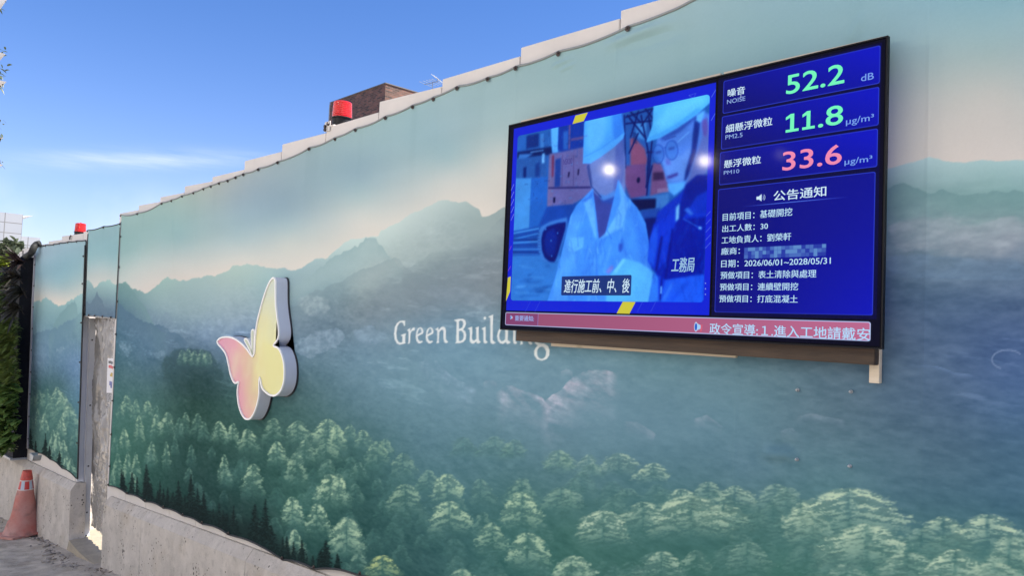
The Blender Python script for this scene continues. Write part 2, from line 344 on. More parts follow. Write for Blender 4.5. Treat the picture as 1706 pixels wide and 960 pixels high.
# secondary ridges: (points, colour, alpha, fade length px)
RID = {'A': [(R1([(170,640),(200,580),(215,530),(240,490),(290,435),(340,400),(355,440),(362,500),(400,470),(430,460)]),(118,158,164),.75,36),
             (R1([(60,640),(130,600),(210,590),(300,540),(400,480)]),(100,138,162),.7,30)],
 'B': [(R1([(395,400),(415,395),(440,430),(470,400),(490,355),(510,380),(540,440),(580,490),(610,500),(640,440)]),(100,126,146),.85,60)],
 'C': [(R1([(600,300),(640,300),(690,320),(730,345),(770,400),(820,460),(850,520),(870,555),(910,590),(1000,640)]),(112,153,155),.7,30),
       (R1([(600,430),(640,430),(680,470),(740,500),(800,540),(870,560),(940,575),(1000,620),(1060,660),(1150,720)]),(82,117,143),.8,34),
       (R1([(915,560),(930,510),(965,475),(985,490),(995,560),(1040,700)]),(120,148,168),.6,26),
       (R1([(1230,560),(1250,430),(1300,410),(1370,480),(1380,450),(1420,435),(1470,460),(1480,520),(1560,560)]),(135,162,176),.45,45),
       (R7([(130,540),(180,510),(240,485),(300,440),(345,410),(355,385),(400,365),(480,335),(540,285),(590,280),(600,300),(620,310),(645,360),(690,400),(760,470)]),(136,168,174),.75,40),
       (R7([(150,640),(250,560),(400,475),(500,430),(640,380),(700,370),(712,385),(725,405),(780,440),(900,500)]),(116,142,152),.55,34),
       (R7([(700,430),(760,395),(880,350),(1000,315),(1060,275),(1080,255),(1140,205),(1190,180),(1300,150)]),(128,150,157),.55,70),
       (R6([(25,456),(50,452),(130,450),(150,458),(170,466),(190,463),(240,472),(300,480),(340,474),(387,472)]),(112,154,158),.85,30)]}
def R2(z): return z2p(z, (180,620), 2.8225)
TREES = []   # cx, top, halfwidth, height, brightness, kind
def _t(lst, off, s, kind):
    for x, y, w, h, b in lst: TREES.append((off[0]+x/s, off[1]+y/s, w/s, h/s, b, kind))
_t([(90,108,28,90,.7),(60,150,20,70,.45),(135,128,20,80,.55),(190,135,30,90,.55),(150,205,32,140,.6),(230,198,28,110,.6),(285,188,40,110,.6),(370,190,30,110,.4),(425,195,35,110,.4),(80,262,26,110,.7),(210,325,28,120,.5),(280,325,22,130,.55),(340,215,26,100,.3),(455,230,30,100,.3),(525,230,45,100,.7),(590,240,35,100,.6),(660,268,55,110,.6),(780,218,50,110,.45),(895,230,60,110,.55),(1040,222,80,120,.7),(800,325,50,120,.65),(930,320,50,110,.5),(1030,312,70,110,.5),(395,340,24,110,.3),(490,350,22,60,.3),(550,388,35,150,.6),(685,432,55,150,.65),(890,380,60,170,.5),(1040,410,45,90,.35),(1050,480,80,150,.85),(870,588,60,140,.8),(985,620,65,150,.75),(1130,690,80,180,.75),(880,742,55,160,.7),(50,380,30,150,.6),(95,375,25,150,.65),(135,380,25,130,.6),(125,480,20,120,.6),(25,460,20,120,.5),(40,300,20,90,.35),(320,300,20,90,.3),(385,450,24,70,.3),(120,160,18,80,.35),(230,150,22,80,.3)], (180,620), 2.8225, 'p')
_t([(75,200,35,80,.45),(140,230,45,90,.55),(250,275,45,90,.4),(215,285,70,120,.5),(340,345,70,110,.45),(10,205,45,130,.65),(120,390,45,90,.3),(465,430,60,110,.35),(215,470,30,70,.25),(560,447,80,150,.75),(350,500,90,150,.5),(570,585,110,160,.75),(725,475,70,140,.3),(640,265,80,100,.2),(800,262,90,110,.25),(900,278,70,100,.3),(1120,330,90,120,.45),(935,470,70,110,.4),(935,537,110,190,.85),(1130,517,100,120,.4),(785,695,90,160,.6),(960,742,120,180,.75),(1180,860,90,140,.75),(60,665,100,190,.65),(20,450,45,160,.8),(120,850,60,110,.4),(740,640,60,120,.3),(100,500,50,110,.25)], (560,640), 3.0, 'p')
_t([(240,855,90,120,.75)], (560,640), 3.0, 'y')
_t([(20,345,50,80,.35),(130,352,60,90,.4),(280,345,100,110,.5),(450,395,90,100,.65),(150,400,80,70,.3),(40,530,70,100,.3),(200,632,140,170,.75),(400,590,120,130,.6),(590,525,100,120,.65),(640,560,230,210,.7),(800,600,150,130,.55),(725,487,90,110,.45),(860,508,110,120,.6),(1060,500,110,140,.4),(1190,590,90,200,.7),(60,860,110,130,.75),(490,835,130,160,.55),(665,830,80,120,.45),(920,790,130,160,.35),(320,520,70,60,.25)], (940,640), 3.0, 'd')
_t([(330,520,290,230,.85),(20,515,90,120,.35),(420,700,240,220,.7),(620,840,170,140,.5),(690,720,120,120,.35),(800,660,110,110,.7),(1020,650,190,180,.8),(860,825,170,200,.75),(1130,760,150,250,.55),(320,900,130,100,.45),(1050,890,160,120,.5),(150,640,120,180,.4)], (1306,640), 3.0, 'd')
_t([(230,205,40,100,.6),(190,210,30,90,.4),(250,225,36,100,.6),(280,270,40,110,.6),(200,270,34,100,.35),(160,215,24,80,.4),(135,230,22,80,.3),(155,290,16,80,.6),(180,310,18,90,.65),(248,325,26,90,.75),(215,375,22,100,.6),(232,390,22,100,.6),(255,415,28,110,.65),(215,440,20,80,.5),(265,480,22,80,.7),(285,490,24,80,.7),(130,330,20,90,.3),(300,360,24,100,.4)], (0,560), 2.4, 'a')
_t([(125,370,20,110,1),(185,390,22,130,1),(240,460,18,60,1),(200,440,14,50,1),(145,420,14,60,1)], (0,560), 2.4, 'ka')
_t([(75,470,25,110,1),(110,520,18,80,1),(185,435,40,180,1),(250,510,20,120,1),(285,540,18,110,1),(335,510,35,170,1),(395,480,42,210,1),(455,560,50,170,1),(425,545,30,150,1),(525,615,28,140,1),(595,625,25,140,1),(560,665,22,100,1),(695,620,60,200,1),(745,598,50,260,1),(770,720,50,150,1),(915,790,45,140,1),(1030,790,60,170,1),(1085,850,40,120,1)], (180,620), 2.8225, 'k')

def paint_mural(WX, WZ, W=1707, H=960):
    """W x H canvas; WX, WZ: wall coordinates (metres) of every canvas point"""
    yy, xx = np.mgrid[0:H, 0:W].astype(np.float32)
    img = np.zeros((H, W, 3), np.float32)
    for sec, x0, x1 in (('A', 40, 145), ('B', 136, 206), ('C', 176, W)):
        sky = tps(SKY[sec], (x0, x1), (0, H)); mtn = tps(MTN[sec], (x0, x1), (0, H))
        X = xx[:, x0:x1]; Y = yy[:, x0:x1]; wx = WX[:, x0:x1]; wz = WZ[:, x0:x1]
        jag = (fbm(wx*9, wz*9, 5, 4)-.5)
        px_m = np.clip(np.abs(np.gradient(wz[H//2:H//2+2], axis=0))[0]**-1, 40, 600)   # px per metre
        jag = jag*px_m[None]*.055
        def ridge(pts): 
            p = np.array(pts); o = np.argsort(p[:, 0]); return np.interp(X[0], p[o, 0], p[o, 1])[None]
        d = Y-ridge(FAR[sec])-jag
        m = sstep(-.8, .8, d)[..., None]
        streak = (fbm(wx*.8+wz*.3, wz*7, 11, 3)-.5)[..., None]
        sky = sky+streak*7
        rockn = fbm(wx*5+wz*1.5, wz*11, 21, 5, .6)-.5
        fine = fbm(wx*22, wz*60, 31, 3, .7)-.5
        depth = sstep(0, 90, d)
        crag = fbm(wx*11+wz*4, wz*30, 25, 4, .65)-.5
        low = sstep(760, 560, Y)
        mt = mtn+(rockn*depth*15+fine*depth*24+crag*depth*low*26)[..., None]*np.array([1, .97, .92])
        # pale scree / snow flecks
        fleck = sstep(.60, .72, fbm(wx*4+wz*5, wz*24, 41, 5, .66))*sstep(.42, .62, fbm(wx*.9, wz*1.6, 46, 2))*sstep(40, 110, d)*sstep(730, 640, Y)
        mt = mt+(fleck*(18+40*np.clip(crag+.1,0,1)))[..., None]*np.array([1, 1, 1.05])
        for pts, col, a, L in RID[sec]:
            p = np.array(pts); dd = Y-ridge(pts)-jag*1.5
            al = sstep(-.8, .8, dd)*a*np.exp(-np.maximum(dd, 0)/L)*((X >= p[:, 0].min()) & (X <= p[:, 0].max()))
            ends = sstep(p[:, 0].min(), p[:, 0].min()+8, X)*sstep(p[:, 0].max(), p[:, 0].max()-25, X)
            if sec == 'C' and p[:, 0].min() > 1400 or p[:, 0].min() < 195: ends = sstep(p[:, 0].max(), p[:, 0].max()-25, X) if p[:, 0].max() < 1700 else 1
            al = (al*ends*(1+rockn*.5))[..., None]
            mt = mt*(1-al)+(np.array(col, np.float32)+rockn[..., None]*8)*al
        g = mt.mean(-1, keepdims=True); mt = mt*.90+g*.10
        img_s = sky*(1-m)+mt*m
        # the far range's bright misty top band
        if sec == 'A': xs = slice(40, 145)
        if sec == 'A': keep = X < 152
        elif sec == 'B': keep = (Y < 560) & (X > 145-(Y-384)*.042)
        else: keep = X > 200.0-(Y-358)*.0462
        img[:, x0:x1] = np.where(keep[..., None], img_s, img[:, x0:x1])
    # pale rock faces and snow gullies
    def rock(pts, col, soft, a, seed):
        r = poly_mask(img.shape, pts, soft)
        sy, sx, m = r
        n = fbm(WX[sy, sx]*9+WZ[sy, sx]*5, WZ[sy, sx]*20, seed, 5, .62); n2 = fbm(WX[sy, sx]*24, WZ[sy, sx]*46, seed+3, 3, .6)
        m = sstep(.34, .66, m+(n-.5)*1.1)*a*np.clip(.45+1.1*(n2-.25)+.6*(n-.4), .1, 1)
        img[sy, sx] = img[sy, sx]*(1-m[..., None])+(np.array(col, np.float32)+(n2[..., None]-.5)*46)*m[..., None]
    rock([(700,480),(760,478),(800,490),(840,505),(800,512),(740,505)], (140,160,176), 8, .6, 57)
    rock([(490,575),(520,560),(560,545),(580,560),(560,580),(520,600),(500,590)], (140,165,185), 4, .65, 58)
    rock([(590,555),(620,545),(650,560),(630,575),(600,570)], (135,162,185), 4, .55, 59)
    rock([(495,500),(530,490),(560,500),(540,520),(505,525)], (160,178,185), 8, .5, 60)
    rock([(200,570),(215,575),(225,590),(215,595),(200,580)], (150,180,200), 5, 0.40, 61)
    rock([(240,580),(262,588),(280,585),(275,600),(255,596)], (150,180,200), 5, 0.40, 62)
    rock([(90,585),(105,575),(112,580),(98,592)], (160,185,200), 5, 0.35, 63)
    rock([(1480,370),(1560,362),(1640,372),(1706,360),(1706,420),(1640,430),(1560,420),(1490,425)], (158,170,182), 14, .6, 64)
    rock([(1480,430),(1706,430),(1706,470),(1480,460)], (110,140,170), 10, .5, 66)
    for pts, col, soft, a in (([(585,470),(640,430),(720,400),(850,366),(850,388),(730,428),(650,462),(600,492)], (166,183,184), 13, .6), ([(470,470),(540,445),(600,430),(600,455),(540,475),(485,505)], (160,184,188), 9, .45), ([(640,470),(850,420),(850,505),(700,520),(620,520)], (124,139,150), 20, .55), ([(240,500),(330,480),(460,490),(440,520),(300,530)], (152,178,184), 14, .35), ([(560,600),(800,560),(850,640),(700,700),(560,690)], (112,150,170), 40, .35), ([(620,540),(900,560),(1300,630),(1320,720),(900,750),(680,720)], (122,158,174), 50, .30), ([(860,690),(1200,640),(1330,700),(1200,760),(900,750)], (104,146,164), 45, .35)):
        fill(img, pts, col, soft, a)
    def cliff(top, hgt, col, a, seed):
        q = np.array(top, float); x0, x1 = int(q[0, 0]), int(q[-1, 0])+1; y0, y1 = int(q[:, 1].min())-4, int(q[:, 1].max()+hgt*2)
        sy, sx = slice(y0, y1), slice(x0, x1); X = xx[sy, sx]; Y = yy[sy, sx]; wx = WX[sy, sx]; wz = WZ[sy, sx]
        n0 = fbm(wx*16, wz*16, seed, 4)-.5; yt = np.interp(X, q[:, 0], q[:, 1])+n0*9; d = Y-yt
        ends = sstep(x0, x0+(x1-x0)*.15, X)*sstep(x1, x1-(x1-x0)*.12, X+n0*20)
        n1 = fbm(wx*10+wz*14, wz*26, seed+2, 5, .65); n2 = fbm(wx*34, wz*30, seed+4, 3, .6)
        m = sstep(-.8, 1.0, d)*np.exp(-(np.maximum(d, 0)/hgt)**1.6)*ends*a*np.clip(.10+2.6*(n1-.33), 0, 1.2)
        c = np.array(col, np.float32)+((n2-.5)*52+(n1-.5)*30)[..., None]
        img[sy, sx] = img[sy, sx]*(1-m[..., None])+c*m[..., None]
    K = (160, 172, 190)
    cliff([(826,657),(840,646),(858,645),(880,652),(905,663),(921,682)], 30, K, 1.1, 51); cliff([(900,674),(930,654),(958,630),(985,616),(1015,615),(1033,621),(1038,640)], 44, (170,178,196), 1.15, 52)
    cliff([(694,606),(712,600),(728,604),(742,618),(768,634),(800,652)], 32, (134,164,186), .7, 53); cliff([(1040,702),(1062,702),(1095,724)], 12, K, .5, 54); cliff([(1156,697),(1180,690),(1208,712)], 12, K, .5, 55)
    cliff([(1325,698),(1352,690),(1412,700)], 7, K, .4, 56); cliff([(1300,716),(1322,712),(1340,730)], 14, K, .35, 57); cliff([(806,640),(818,632),(830,636)], 7, K, .4, 58); cliff([(936,622),(946,616),(956,621)], 7, K, .5, 59)
    cliff([(1490,600),(1560,612),(1640,628),(1706,640)], 5, (120,150,190), .5, 60); cliff([(1560,590),(1640,598),(1706,612)], 4, (120,150,190), .4, 61)
    # dark wood behind the sign
    rock([(280,590),(300,580),(330,585),(350,582),(362,600),(380,650),(370,670),(300,660),(270,620)], (40,70,72), 6, .5, 69)
    for k, (x, y) in enumerate([(306,583),(316,581),(326,584),(337,582),(346,585)]):
        TR = (x, y, 9, 26, .45, 'p'); stamp(img, TR, WX, WZ, 900+k)
    # the wood: haze rises towards the right
    order = sorted(TREES, key=lambda t: (t[5] in ('k', 'ka'), t[1]+.6*t[3]))
    rng = np.random.default_rng(7)
    extra = []
    for k in range(210):      # small dim crowns that fill the slopes between the listed ones
        x = rng.uniform(205, 1690)
        yt = np.interp(x, [205,300,400,500,560,640,700,800,900,1000,1100,1200,1300,1400,1500,1600,1706], [690,705,715,720,725,750,770,770,765,775,785,800,815,835,860,880,900])
        y = yt+rng.random()**.8*(975-yt)
        if x < 500 and y > 800+ (x-200)*.45: continue
        s = np.interp(x, [200,500,900,1300,1700], [9,16,26,40,58])*rng.uniform(.6,1.1)
        hz = np.interp(x, [200,420,560,800,1700], [.35,.16,.2,.18,.2])
        extra.append((x, y, s, s*np.interp(x, [200,500,1000,1700],[3,2.3,1.6,1.0]), hz*rng.uniform(.35,.9), 'p' if x < 900 else 'd'))
    for k in range(150):      # the wood runs on below
        x = rng.uniform(560, 1700); y = rng.uniform(945, 1270)
        if y > 950+(x-560)*.5: continue
        sz = np.interp(x, [500,900,1300,1700], [26,36,50,72])*rng.uniform(.7, 1.2); extra.append((x, y, sz, sz*np.interp(x, [500,1000,1700],[2.0,1.6,1.0]), rng.uniform(.25, .8), 'p' if x < 900 else 'd'))
    for k, t in enumerate(sorted(extra, key=lambda t: t[1])): stamp(img, t, WX, WZ, 300+k)
    for k, t in enumerate(order):
        if t[5] == 'k' and not any(o[5] == 'k' for o in order[:k]):     # the dark wood floor under the near spruces
            fill(img, [(196,822),(230,826),(300,832),(345,852),(385,862),(440,880),(478,912),(540,948),(560,975),(470,960),(380,915),(280,870),(200,835)], (27,47,46), 7, .85)
            for j in range(46):
                u = rng.random(); xk = 200+u*340; yk = np.interp(xk, [200,300,380,470,540], [808,848,884,925,946]); stamp(img, (xk, yk-rng.uniform(14, 34), rng.uniform(5, 9)*(1+u), rng.uniform(26, 44)*(1+.5*u), 1, 'k'), WX, WZ, 1200+j)
        stamp(img, t, WX, WZ, k)
    # weave, droplets of dirt, vertical weather runs below the eyelets
    img += ((noise2(WX*260, WZ*300, 77)-.5)*3+(fbm(WX*1.3, WZ*1.1, 78, 3)-.5)*8)[..., None]
    run = sstep(.62, .9, noise2(WX*9, WZ*.5, 79))*sstep(.4, 1.1, WZ-1.65+.0)*sstep(0, .6, WZ-1.65-.45)
    img -= (run*3.5)[..., None]
    return np.clip(img, 0, 255)

def stamp(img, t, WX, WZ, seed):
    cx, top, w, h, br, kind = t; w *= 1.12
    H, W = img.shape[:2]
    if kind in ('k', 'ka'): h *= 1.15
    x0 = int(max(0, cx-w*1.35-2)); x1 = int(min(W, cx+w*1.35+3)); y0 = int(max(0, top-3)); y1 = int(min(H, top+h*1.25+3))
    if x1-x0 < 2 or y1-y0 < 2: return
    Y, X = np.mgrid[y0:y1, x0:x1].astype(np.float32)
    a = (X-cx)/w; b = (Y-top)/h
    rs = np.random.default_rng(1000+seed); ph = rs.uniform(0, 100, 4); lean = rs.uniform(-.12, .12)
    a = a-lean*b; w = w*rs.uniform(.9, 1.15)
    stretch = np.interp(cx, [200, 700, 1200, 1700], [1, 1.25, 1.9, 2.9]).astype(np.float32)
    if kind in ('k', 'ka'):
        # near-black spruce: a thin spire with ragged, drooping boughs
        nt_ = max(5, h/7.5); q = b*nt_-np.abs(a)*.55+ph[0]
        tier = 1-(q % 1)
        rag = noise2(X/2.6+ph[1], Y/1.7, 200+seed % 7)-.5; rag2 = noise2(X/6+ph[2], Y/5, 205+seed % 5)-.5
        p = np.clip(b, 0, 1.4)**.95*(.50+.42*(1-tier)**.8)*(1+.9*rag+.7*rag2)+.015
        m = sstep(.12, -.10, np.abs(a)-p)*sstep(-.01, .015, b)*sstep(1.25, .95, b+rag*.1)
        m = np.maximum(m, sstep(.9, .3, np.abs(a)*w)*sstep(0, .02, b)*sstep(.5, .3, b))
        n = noise2(X/2.0+ph[2], Y/1.4, 210+seed % 5)
        gap = sstep(.20, .42, noise2(X/3.1+ph[1], Y/1.9+ph[2], 216)+.35*(1-np.clip(np.abs(a)/np.maximum(p, .02), 0, 1)))
        m = m*gap*.95
        col = np.array([19, 33, 34], np.float32)+np.clip(n[..., None]-.35, 0, 1)*np.array([22, 40, 34])
        m = m[..., None]; sl = img[y0:y1, x0:x1]
        img[y0:y1, x0:x1] = sl*(1-m)+col*m; return
    domed = {'p': .62, 'd': .5, 'y': .55, 'a': .72}[kind]
    if kind == 'p' and cx > 420: domed = .52
    ex = 4.0*stretch
    e1 = noise2(X/ex+ph[0], Y/3.4+ph[1], 220+seed % 9)-.5; e2 = noise2(X/(1.9*stretch)+ph[2], Y/1.7, 230+seed % 9)-.5; e0 = noise2(X/(w*.6)+ph[3], Y/(h*.22)+ph[1], 235)-.5
    p = np.clip(b, 0, 1.3)**domed*(1+.40*e0+.38*e1+.30*e2)
    p = np.where(b > .72, p*(1-.5*np.clip(b-.72, 0, 1)), p)
    m = sstep(.15, -.12, np.abs(a)-p)*sstep(-.02, .02, b+(e1+e2)*.05)
    # boughs: slanting strokes that droop away from the stem, light on top, dark under
    dx = np.abs(X-cx)/stretch; side = np.sign(a)*7.7
    sp = np.clip(h*.075, 3.0, 9.0) if kind != 'd' else np.clip(h*.05, 2.6, 4.2); q = ((Y-top)-.42*dx+e1*2.2)/sp+ph[0]
    stroke = noise2(q, dx/np.maximum(w/stretch*.33, 3)+side+ph[2], 240+seed % 9)
    nd = noise2(X/(1.5*stretch)+ph[1], Y/1.25+ph[2], 250+seed % 5); cl = noise2(X/(3.2*stretch)+ph[3], Y/2.3+ph[0], 255+seed % 5)
    tex = .48*stroke+.27*cl+.25*nd
    lit = sstep(.40, .66, tex)
    rel = np.clip(np.abs(a)/np.maximum(p, .05), 0, 1.2)
    shell = np.clip(.46+.58*rel**1.5, 0, 1)                # outer boughs catch the light, the inside is dark
    topl = np.clip(1.15-.95*np.clip(b, 0, 1.2), .12, 1)
    k = np.clip((.26+.95*lit)*shell*topl*(br**.85)*1.62, 0, 1)
    k = k*(1-.55*np.exp(-(dx/np.maximum(1.2, w/stretch*.05))**2)*(b > .05))
    hi = {'p': (178, 206, 172), 'd': (194, 216, 186), 'y': (190, 206, 140), 'a': (178, 206, 176)}[kind]
    hz = np.interp(cx, [60, 300, 500, 900, 1700], [.0, .0, .03, .10, .08])+np.interp(br, [.2, .5], [.25, 0])
    bgc = img[y0:y1, x0:x1]
    lo = bgc*.62+np.array([26, 43, 42])*(.75+.5*tex[..., None])
    hi = np.array(hi, np.float32)*(1-hz)+np.array([112, 156, 160])*hz
    col = lo*(1-k[..., None])+hi*k[..., None]
    al = (m*sstep(1.25, .62, b))[..., None]*min(1, .62+.5*br)
    img[y0:y1, x0:x1] = bgc*(1-al)+col*al
def paint_letters(img):
    Z4 = lambda z: z2p(z, (640, 480), 4.739)
    W_ = (224, 230, 231)
    base = img.copy()
    def put(outer, holes=()):
        r = poly_mask(img.shape, Z4(outer), 0); sy, sx, m = r
        for h in holes:
            q = poly_mask(img.shape, Z4(h), 0); M_ = np.zeros(img.shape[:2], np.float32); M_[q[0], q[1]] = q[2]; m = m*(1-M_[sy, sx])
        m = (m*.93)[..., None]; img[sy, sx] = img[sy, sx]*(1-m)+np.array(W_, np.float32)*m
    def ell(cx, cy, rx, ry, n=28): return [(cx+rx*math.cos(k*math.tau/n), cy+ry*math.sin(k*math.tau/n)) for k in range(n)]
    put([(178,262),(176,304),(168,304),(162,282),(150,273),(132,279),(116,308),(108,358),(113,405),(126,429),(142,436),(154,430),(157,386),(144,379),(146,373),(184,360),(182,372),(178,382),(178,428),(182,440),(160,446),(135,451),(111,441),(96,410),(90,365),(95,315),(110,283),(135,264),(160,260)])
    put([(191,337),(216,318),(219,346),(229,328),(244,314),(254,318),(251,342),(240,338),(228,347),(219,364),(217,425),(213,440),(199,446),(204,425),(204,346)])
    e_o = [(300,312),(315,325),(322,348),(317,364),(277,385),(281,409),(293,424),(309,419),(319,427),(300,440),(282,440),(266,420),(261,385),(267,345),(280,321)]; e_h = [(293,322),(281,340),(275,370),(304,354),(306,338),(300,325)]
    put(e_o, [e_h]); put([(x+79, y) for x, y in e_o], [[(x+79, y) for x, y in e_h]])
    put([(413,330),(437,312),(440,336),(460,312),(479,307),(493,318),(498,345),(498,408),(516,431),(500,440),(485,431),(479,402),(479,352),(474,333),(463,333),(446,352),(442,420),(446,436),(424,440),(429,420),(429,340)])
    put([(560,256),(600,246),(632,246),(650,258),(656,285),(649,310),(633,331),(651,346),(659,375),(653,410),(635,430),(605,439),(571,440),(578,425),(581,272)], [[(601,266),(615,259),(630,268),(634,290),(626,315),(601,326)], [(600,341),(620,341),(635,358),(638,385),(630,412),(612,422),(600,420)]])
    put([(668,321),(706,308),(705,400),(709,414),(722,419),(738,405),(738,326),(729,318),(759,307),(758,405),(763,420),(776,430),(757,442),(742,438),(737,426),(720,442),(702,443),(688,427),(686,335)])
    put([(779,322),(813,308),(813,415),(831,432),(812,443),(798,436),(794,415),(794,336)]); put(ell(807, 241, 10, 12))
    put([(834,229),(872,212),(870,415),(886,431),(896,435),(872,447),(855,439),(850,415),(850,241)])
    put([(968,228),(993,216),(991,415),(1013,430),(1010,438),(986,447),(974,431),(955,445),(930,441),(912,421),(904,385),(911,345),(930,319),(955,308),(969,310)], [[(970,328),(951,324),(931,343),(922,378),(926,408),(940,425),(957,420),(970,406)]])
    put([(1022,320),(1052,308),(1052,420),(1066,437),(1052,448),(1038,440),(1033,420),(1033,336)]); put(ell(1043, 243, 10, 12))
    put([(1076,335),(1100,318),(1103,342),(1126,317),(1148,312),(1164,324),(1170,352),(1170,420),(1186,443),(1172,452),(1156,442),(1150,412),(1150,358),(1143,340),(1130,341),(1112,360),(1106,430),(1112,446),(1088,452),(1093,432),(1093,346)])
    put([(1230,318),(1262,320),(1286,308),(1302,312),(1300,328),(1282,332),(1288,360),(1280,392),(1258,408),(1232,410),(1224,424),(1232,436),(1278,442),(1308,460),(1321,496),(1318,536),(1298,565),(1262,577),(1222,566),(1200,536),(1198,500),(1212,474),(1226,458),(1206,440),(1204,420),(1218,402),(1204,380),(1204,346)],
        [[(1240,330),(1226,350),(1228,382),(1244,396),(1262,384),(1266,352),(1256,332)], ell(1258, 515, 36, 48)])
    # start of a second, pale emblem at the right
    for t0, t1, col in ((-2.6, -.6, (150,170,200)), (2.0, 3.75, (150,170,200))):
        n = 20; pts = [(1680+26*math.cos(t0+(t1-t0)*k/n), 600+16*math.sin(t0+(t1-t0)*k/n)) for k in range(n+1)]
        for p, q in zip(pts, pts[1:]): line(img, p, q, 2.4, col, 0, .5)
GAIN = (.99, 1.0, .965)
# ================================================================ the setting
M_ground = concrete_mat('rough concrete ground', (.30, .255, .20), (.57, .50, .41), pits=False, warm=(.20, .155, .11), scale=1.6)
M_conc = concrete_mat('cast concrete', (.40, .365, .315), (.54, .495, .435), warm=(.36, .29, .20))
M_conc_d = concrete_mat('worn concrete', (.30, .28, .25), (.44, .41, .37), pits=False)
M_panel = mat('cream steel sheet', (.60, .565, .52), .5, var=.06, vscale=3, bump=.06, bscale=8)
M_alu = mat('white painted aluminium', (.62, .63, .66), .42, var=.05, vscale=4, bump=.05, bscale=10)
M_galv = mat('galvanised steel', (.36, .38, .40), .42, metal=.6, var=.12, vscale=14)
M_dark = mat('dark steel', (.035, .035, .04), .5)
M_bolt = mat('rusty bolt', (.07, .055, .05), .5, metal=.5, var=.4, vscale=90)
M_cord = mat('grey hem', (.24, .265, .265), .7)
M_cord_d = mat('dark hem', (.03, .035, .035), .7)
M_white = mat('white cloth tape', (.7, .69, .66), .7)

# ground: one sheet to the horizon, gently rough near the hoarding
def ground():
    xs = np.unique(np.concatenate([np.linspace(-1500, -40, 12), np.linspace(-40, -14, 14), np.linspace(-14, -5.5, 340), np.linspace(-5.5, 16, 40), np.linspace(16, 1500, 12)]))
    ys = np.unique(np.concatenate([np.linspace(-1500, -30, 10), np.linspace(-30, -5, 10), np.linspace(-5, 1.0, 200), np.linspace(1.0, 40, 14), np.linspace(40, 1500, 10)]))
    X, Y = np.meshgrid(xs, ys)
    Z = .115*np.clip(X, -26, 14)-.03
    near = ((X > -16) & (X < -4) & (Y > -5) & (Y < 1.2))
    Z = Z+near*((fbm(X*1.3, Y*1.3, 3, 4)-.5)*.05+(fbm(X*9, Y*9, 9, 4, .6)-.5)*.030)
    me = grid_mesh('ground', np.stack([X, Y, Z], -1).reshape(-1, 3), len(ys), len(xs))
    return tag(link('ground', me, M_ground), 'sloping rough grey ground in front of the hoarding', kind='structure')
ground()

# ---------------------------------------------------------------- the slope of hoarding and kerb, measured off the wall
def leank(x): return float(np.interp(x, [-12.5, -10, -8.66, -4], [-.155, -.135, -.07, 0]))
def lean(mb):
    for v in mb.bm.verts: v.co.x += leank(v.co.x)*(v.co.z-1.2)
    return mb
_c0, _c1 = at(187.6, 826.5, 0), at(533, 954, 0)
def ctop(x): return _c0.z+(_c1.z-_c0.z)*(x-_c0.x)/(_c1.x-_c0.x) if x > -9.2 else _d0.z+(_d1.z-_d0.z)*(x-_d0.x)/(_d1.x-_d0.x)
_d0, _d1 = at(44, 764, 0), at(125, 802, 0)

def kerb_block(x0, x1, parent, end=False):
    """low cast wall with a chamfered top edge"""
    mb = MB(); yf, yb, ch = -.075, .085, .055
    def prof(x): 
        t = ctop(x); b = gz(x)-.35
        return [(x, yf, b), (x, yb, b), (x, yb, t), (x, yf+ch, t+.002), (x, yf, t-.075)]
    n = max(1, int((x1-x0)/.25)); rings = []
    for i in range(n+1):
        x = x0+(x1-x0)*i/n
        rings.append([mb.bm.verts.new(p) for p in prof(x)])
    for a, b in zip(rings, rings[1:]):
        for k in range(5): mb.bm.faces.new((a[k], a[(k+1) % 5], b[(k+1) % 5], b[k]))
    mb.bm.faces.new(rings[0][::-1]); mb.bm.faces.new(rings[-1])
    lean(mb)
    return mb.build('cast_section', M_conc, parent)
kw = thing('concrete_kerb_wall', (-6, 0, gz(-6)), 'low pale concrete kerb wall with small pits below the printed forest, right of the doorway', 'wall', 'concrete kerb walls')
for a, b in ((-8.565, at(231, 859, -.075).x-.003), (at(231, 859, -.075).x+.003, at(407, 923, -.075).x-.003), (at(407, 923, -.075).x+.003, -2.2), (-2.194, 1.2), (1.206, 4.6)):
    kerb_block(a, b, kw)
kl = thing('concrete_kerb_wall', (-12, 0, gz(-12)), 'low grey concrete kerb wall behind the traffic cone, left of the doorway', 'wall', 'concrete kerb walls')
for a, b in ((-22, -16.2), (-16.194, -9.95)): kerb_block(a, b, kl)
# doorway sill
ds = MB()
yy0 = [-.072, -.10, -.118, -.118, -.10]
xs_ = np.linspace(-9.952, -8.50, 5)
for i in range(4):
    x0, x1 = xs_[i], xs_[i+1]
    z0, z1 = gz(x0)+.10, gz(x1)+.03
    ds.hexa([(x0, yy0[i], z0-.5), (x1, yy0[i+1], z1-.5), (x1, .75, z1-.5), (x0, .75, z0-.5)], [(x0, yy0[i]+.02, gz(-9.1)+.055), (x1, yy0[i+1]+.02, gz(-9.1)+.055), (x1, .75, gz(-9.1)+.06), (x0, .75, gz(-9.1)+.06)])
bmesh.ops.remove_doubles(ds.bm, verts=ds.bm.verts, dist=.0005)
tag(ds.build('door_sill', mat('dusty sill concrete', (.30, .26, .20), .9, col2=(.44, .37, .26), vscale=9, bump=.6, bscale=30)), 'rounded rough concrete sill across the foot of the doorway', 'sill')

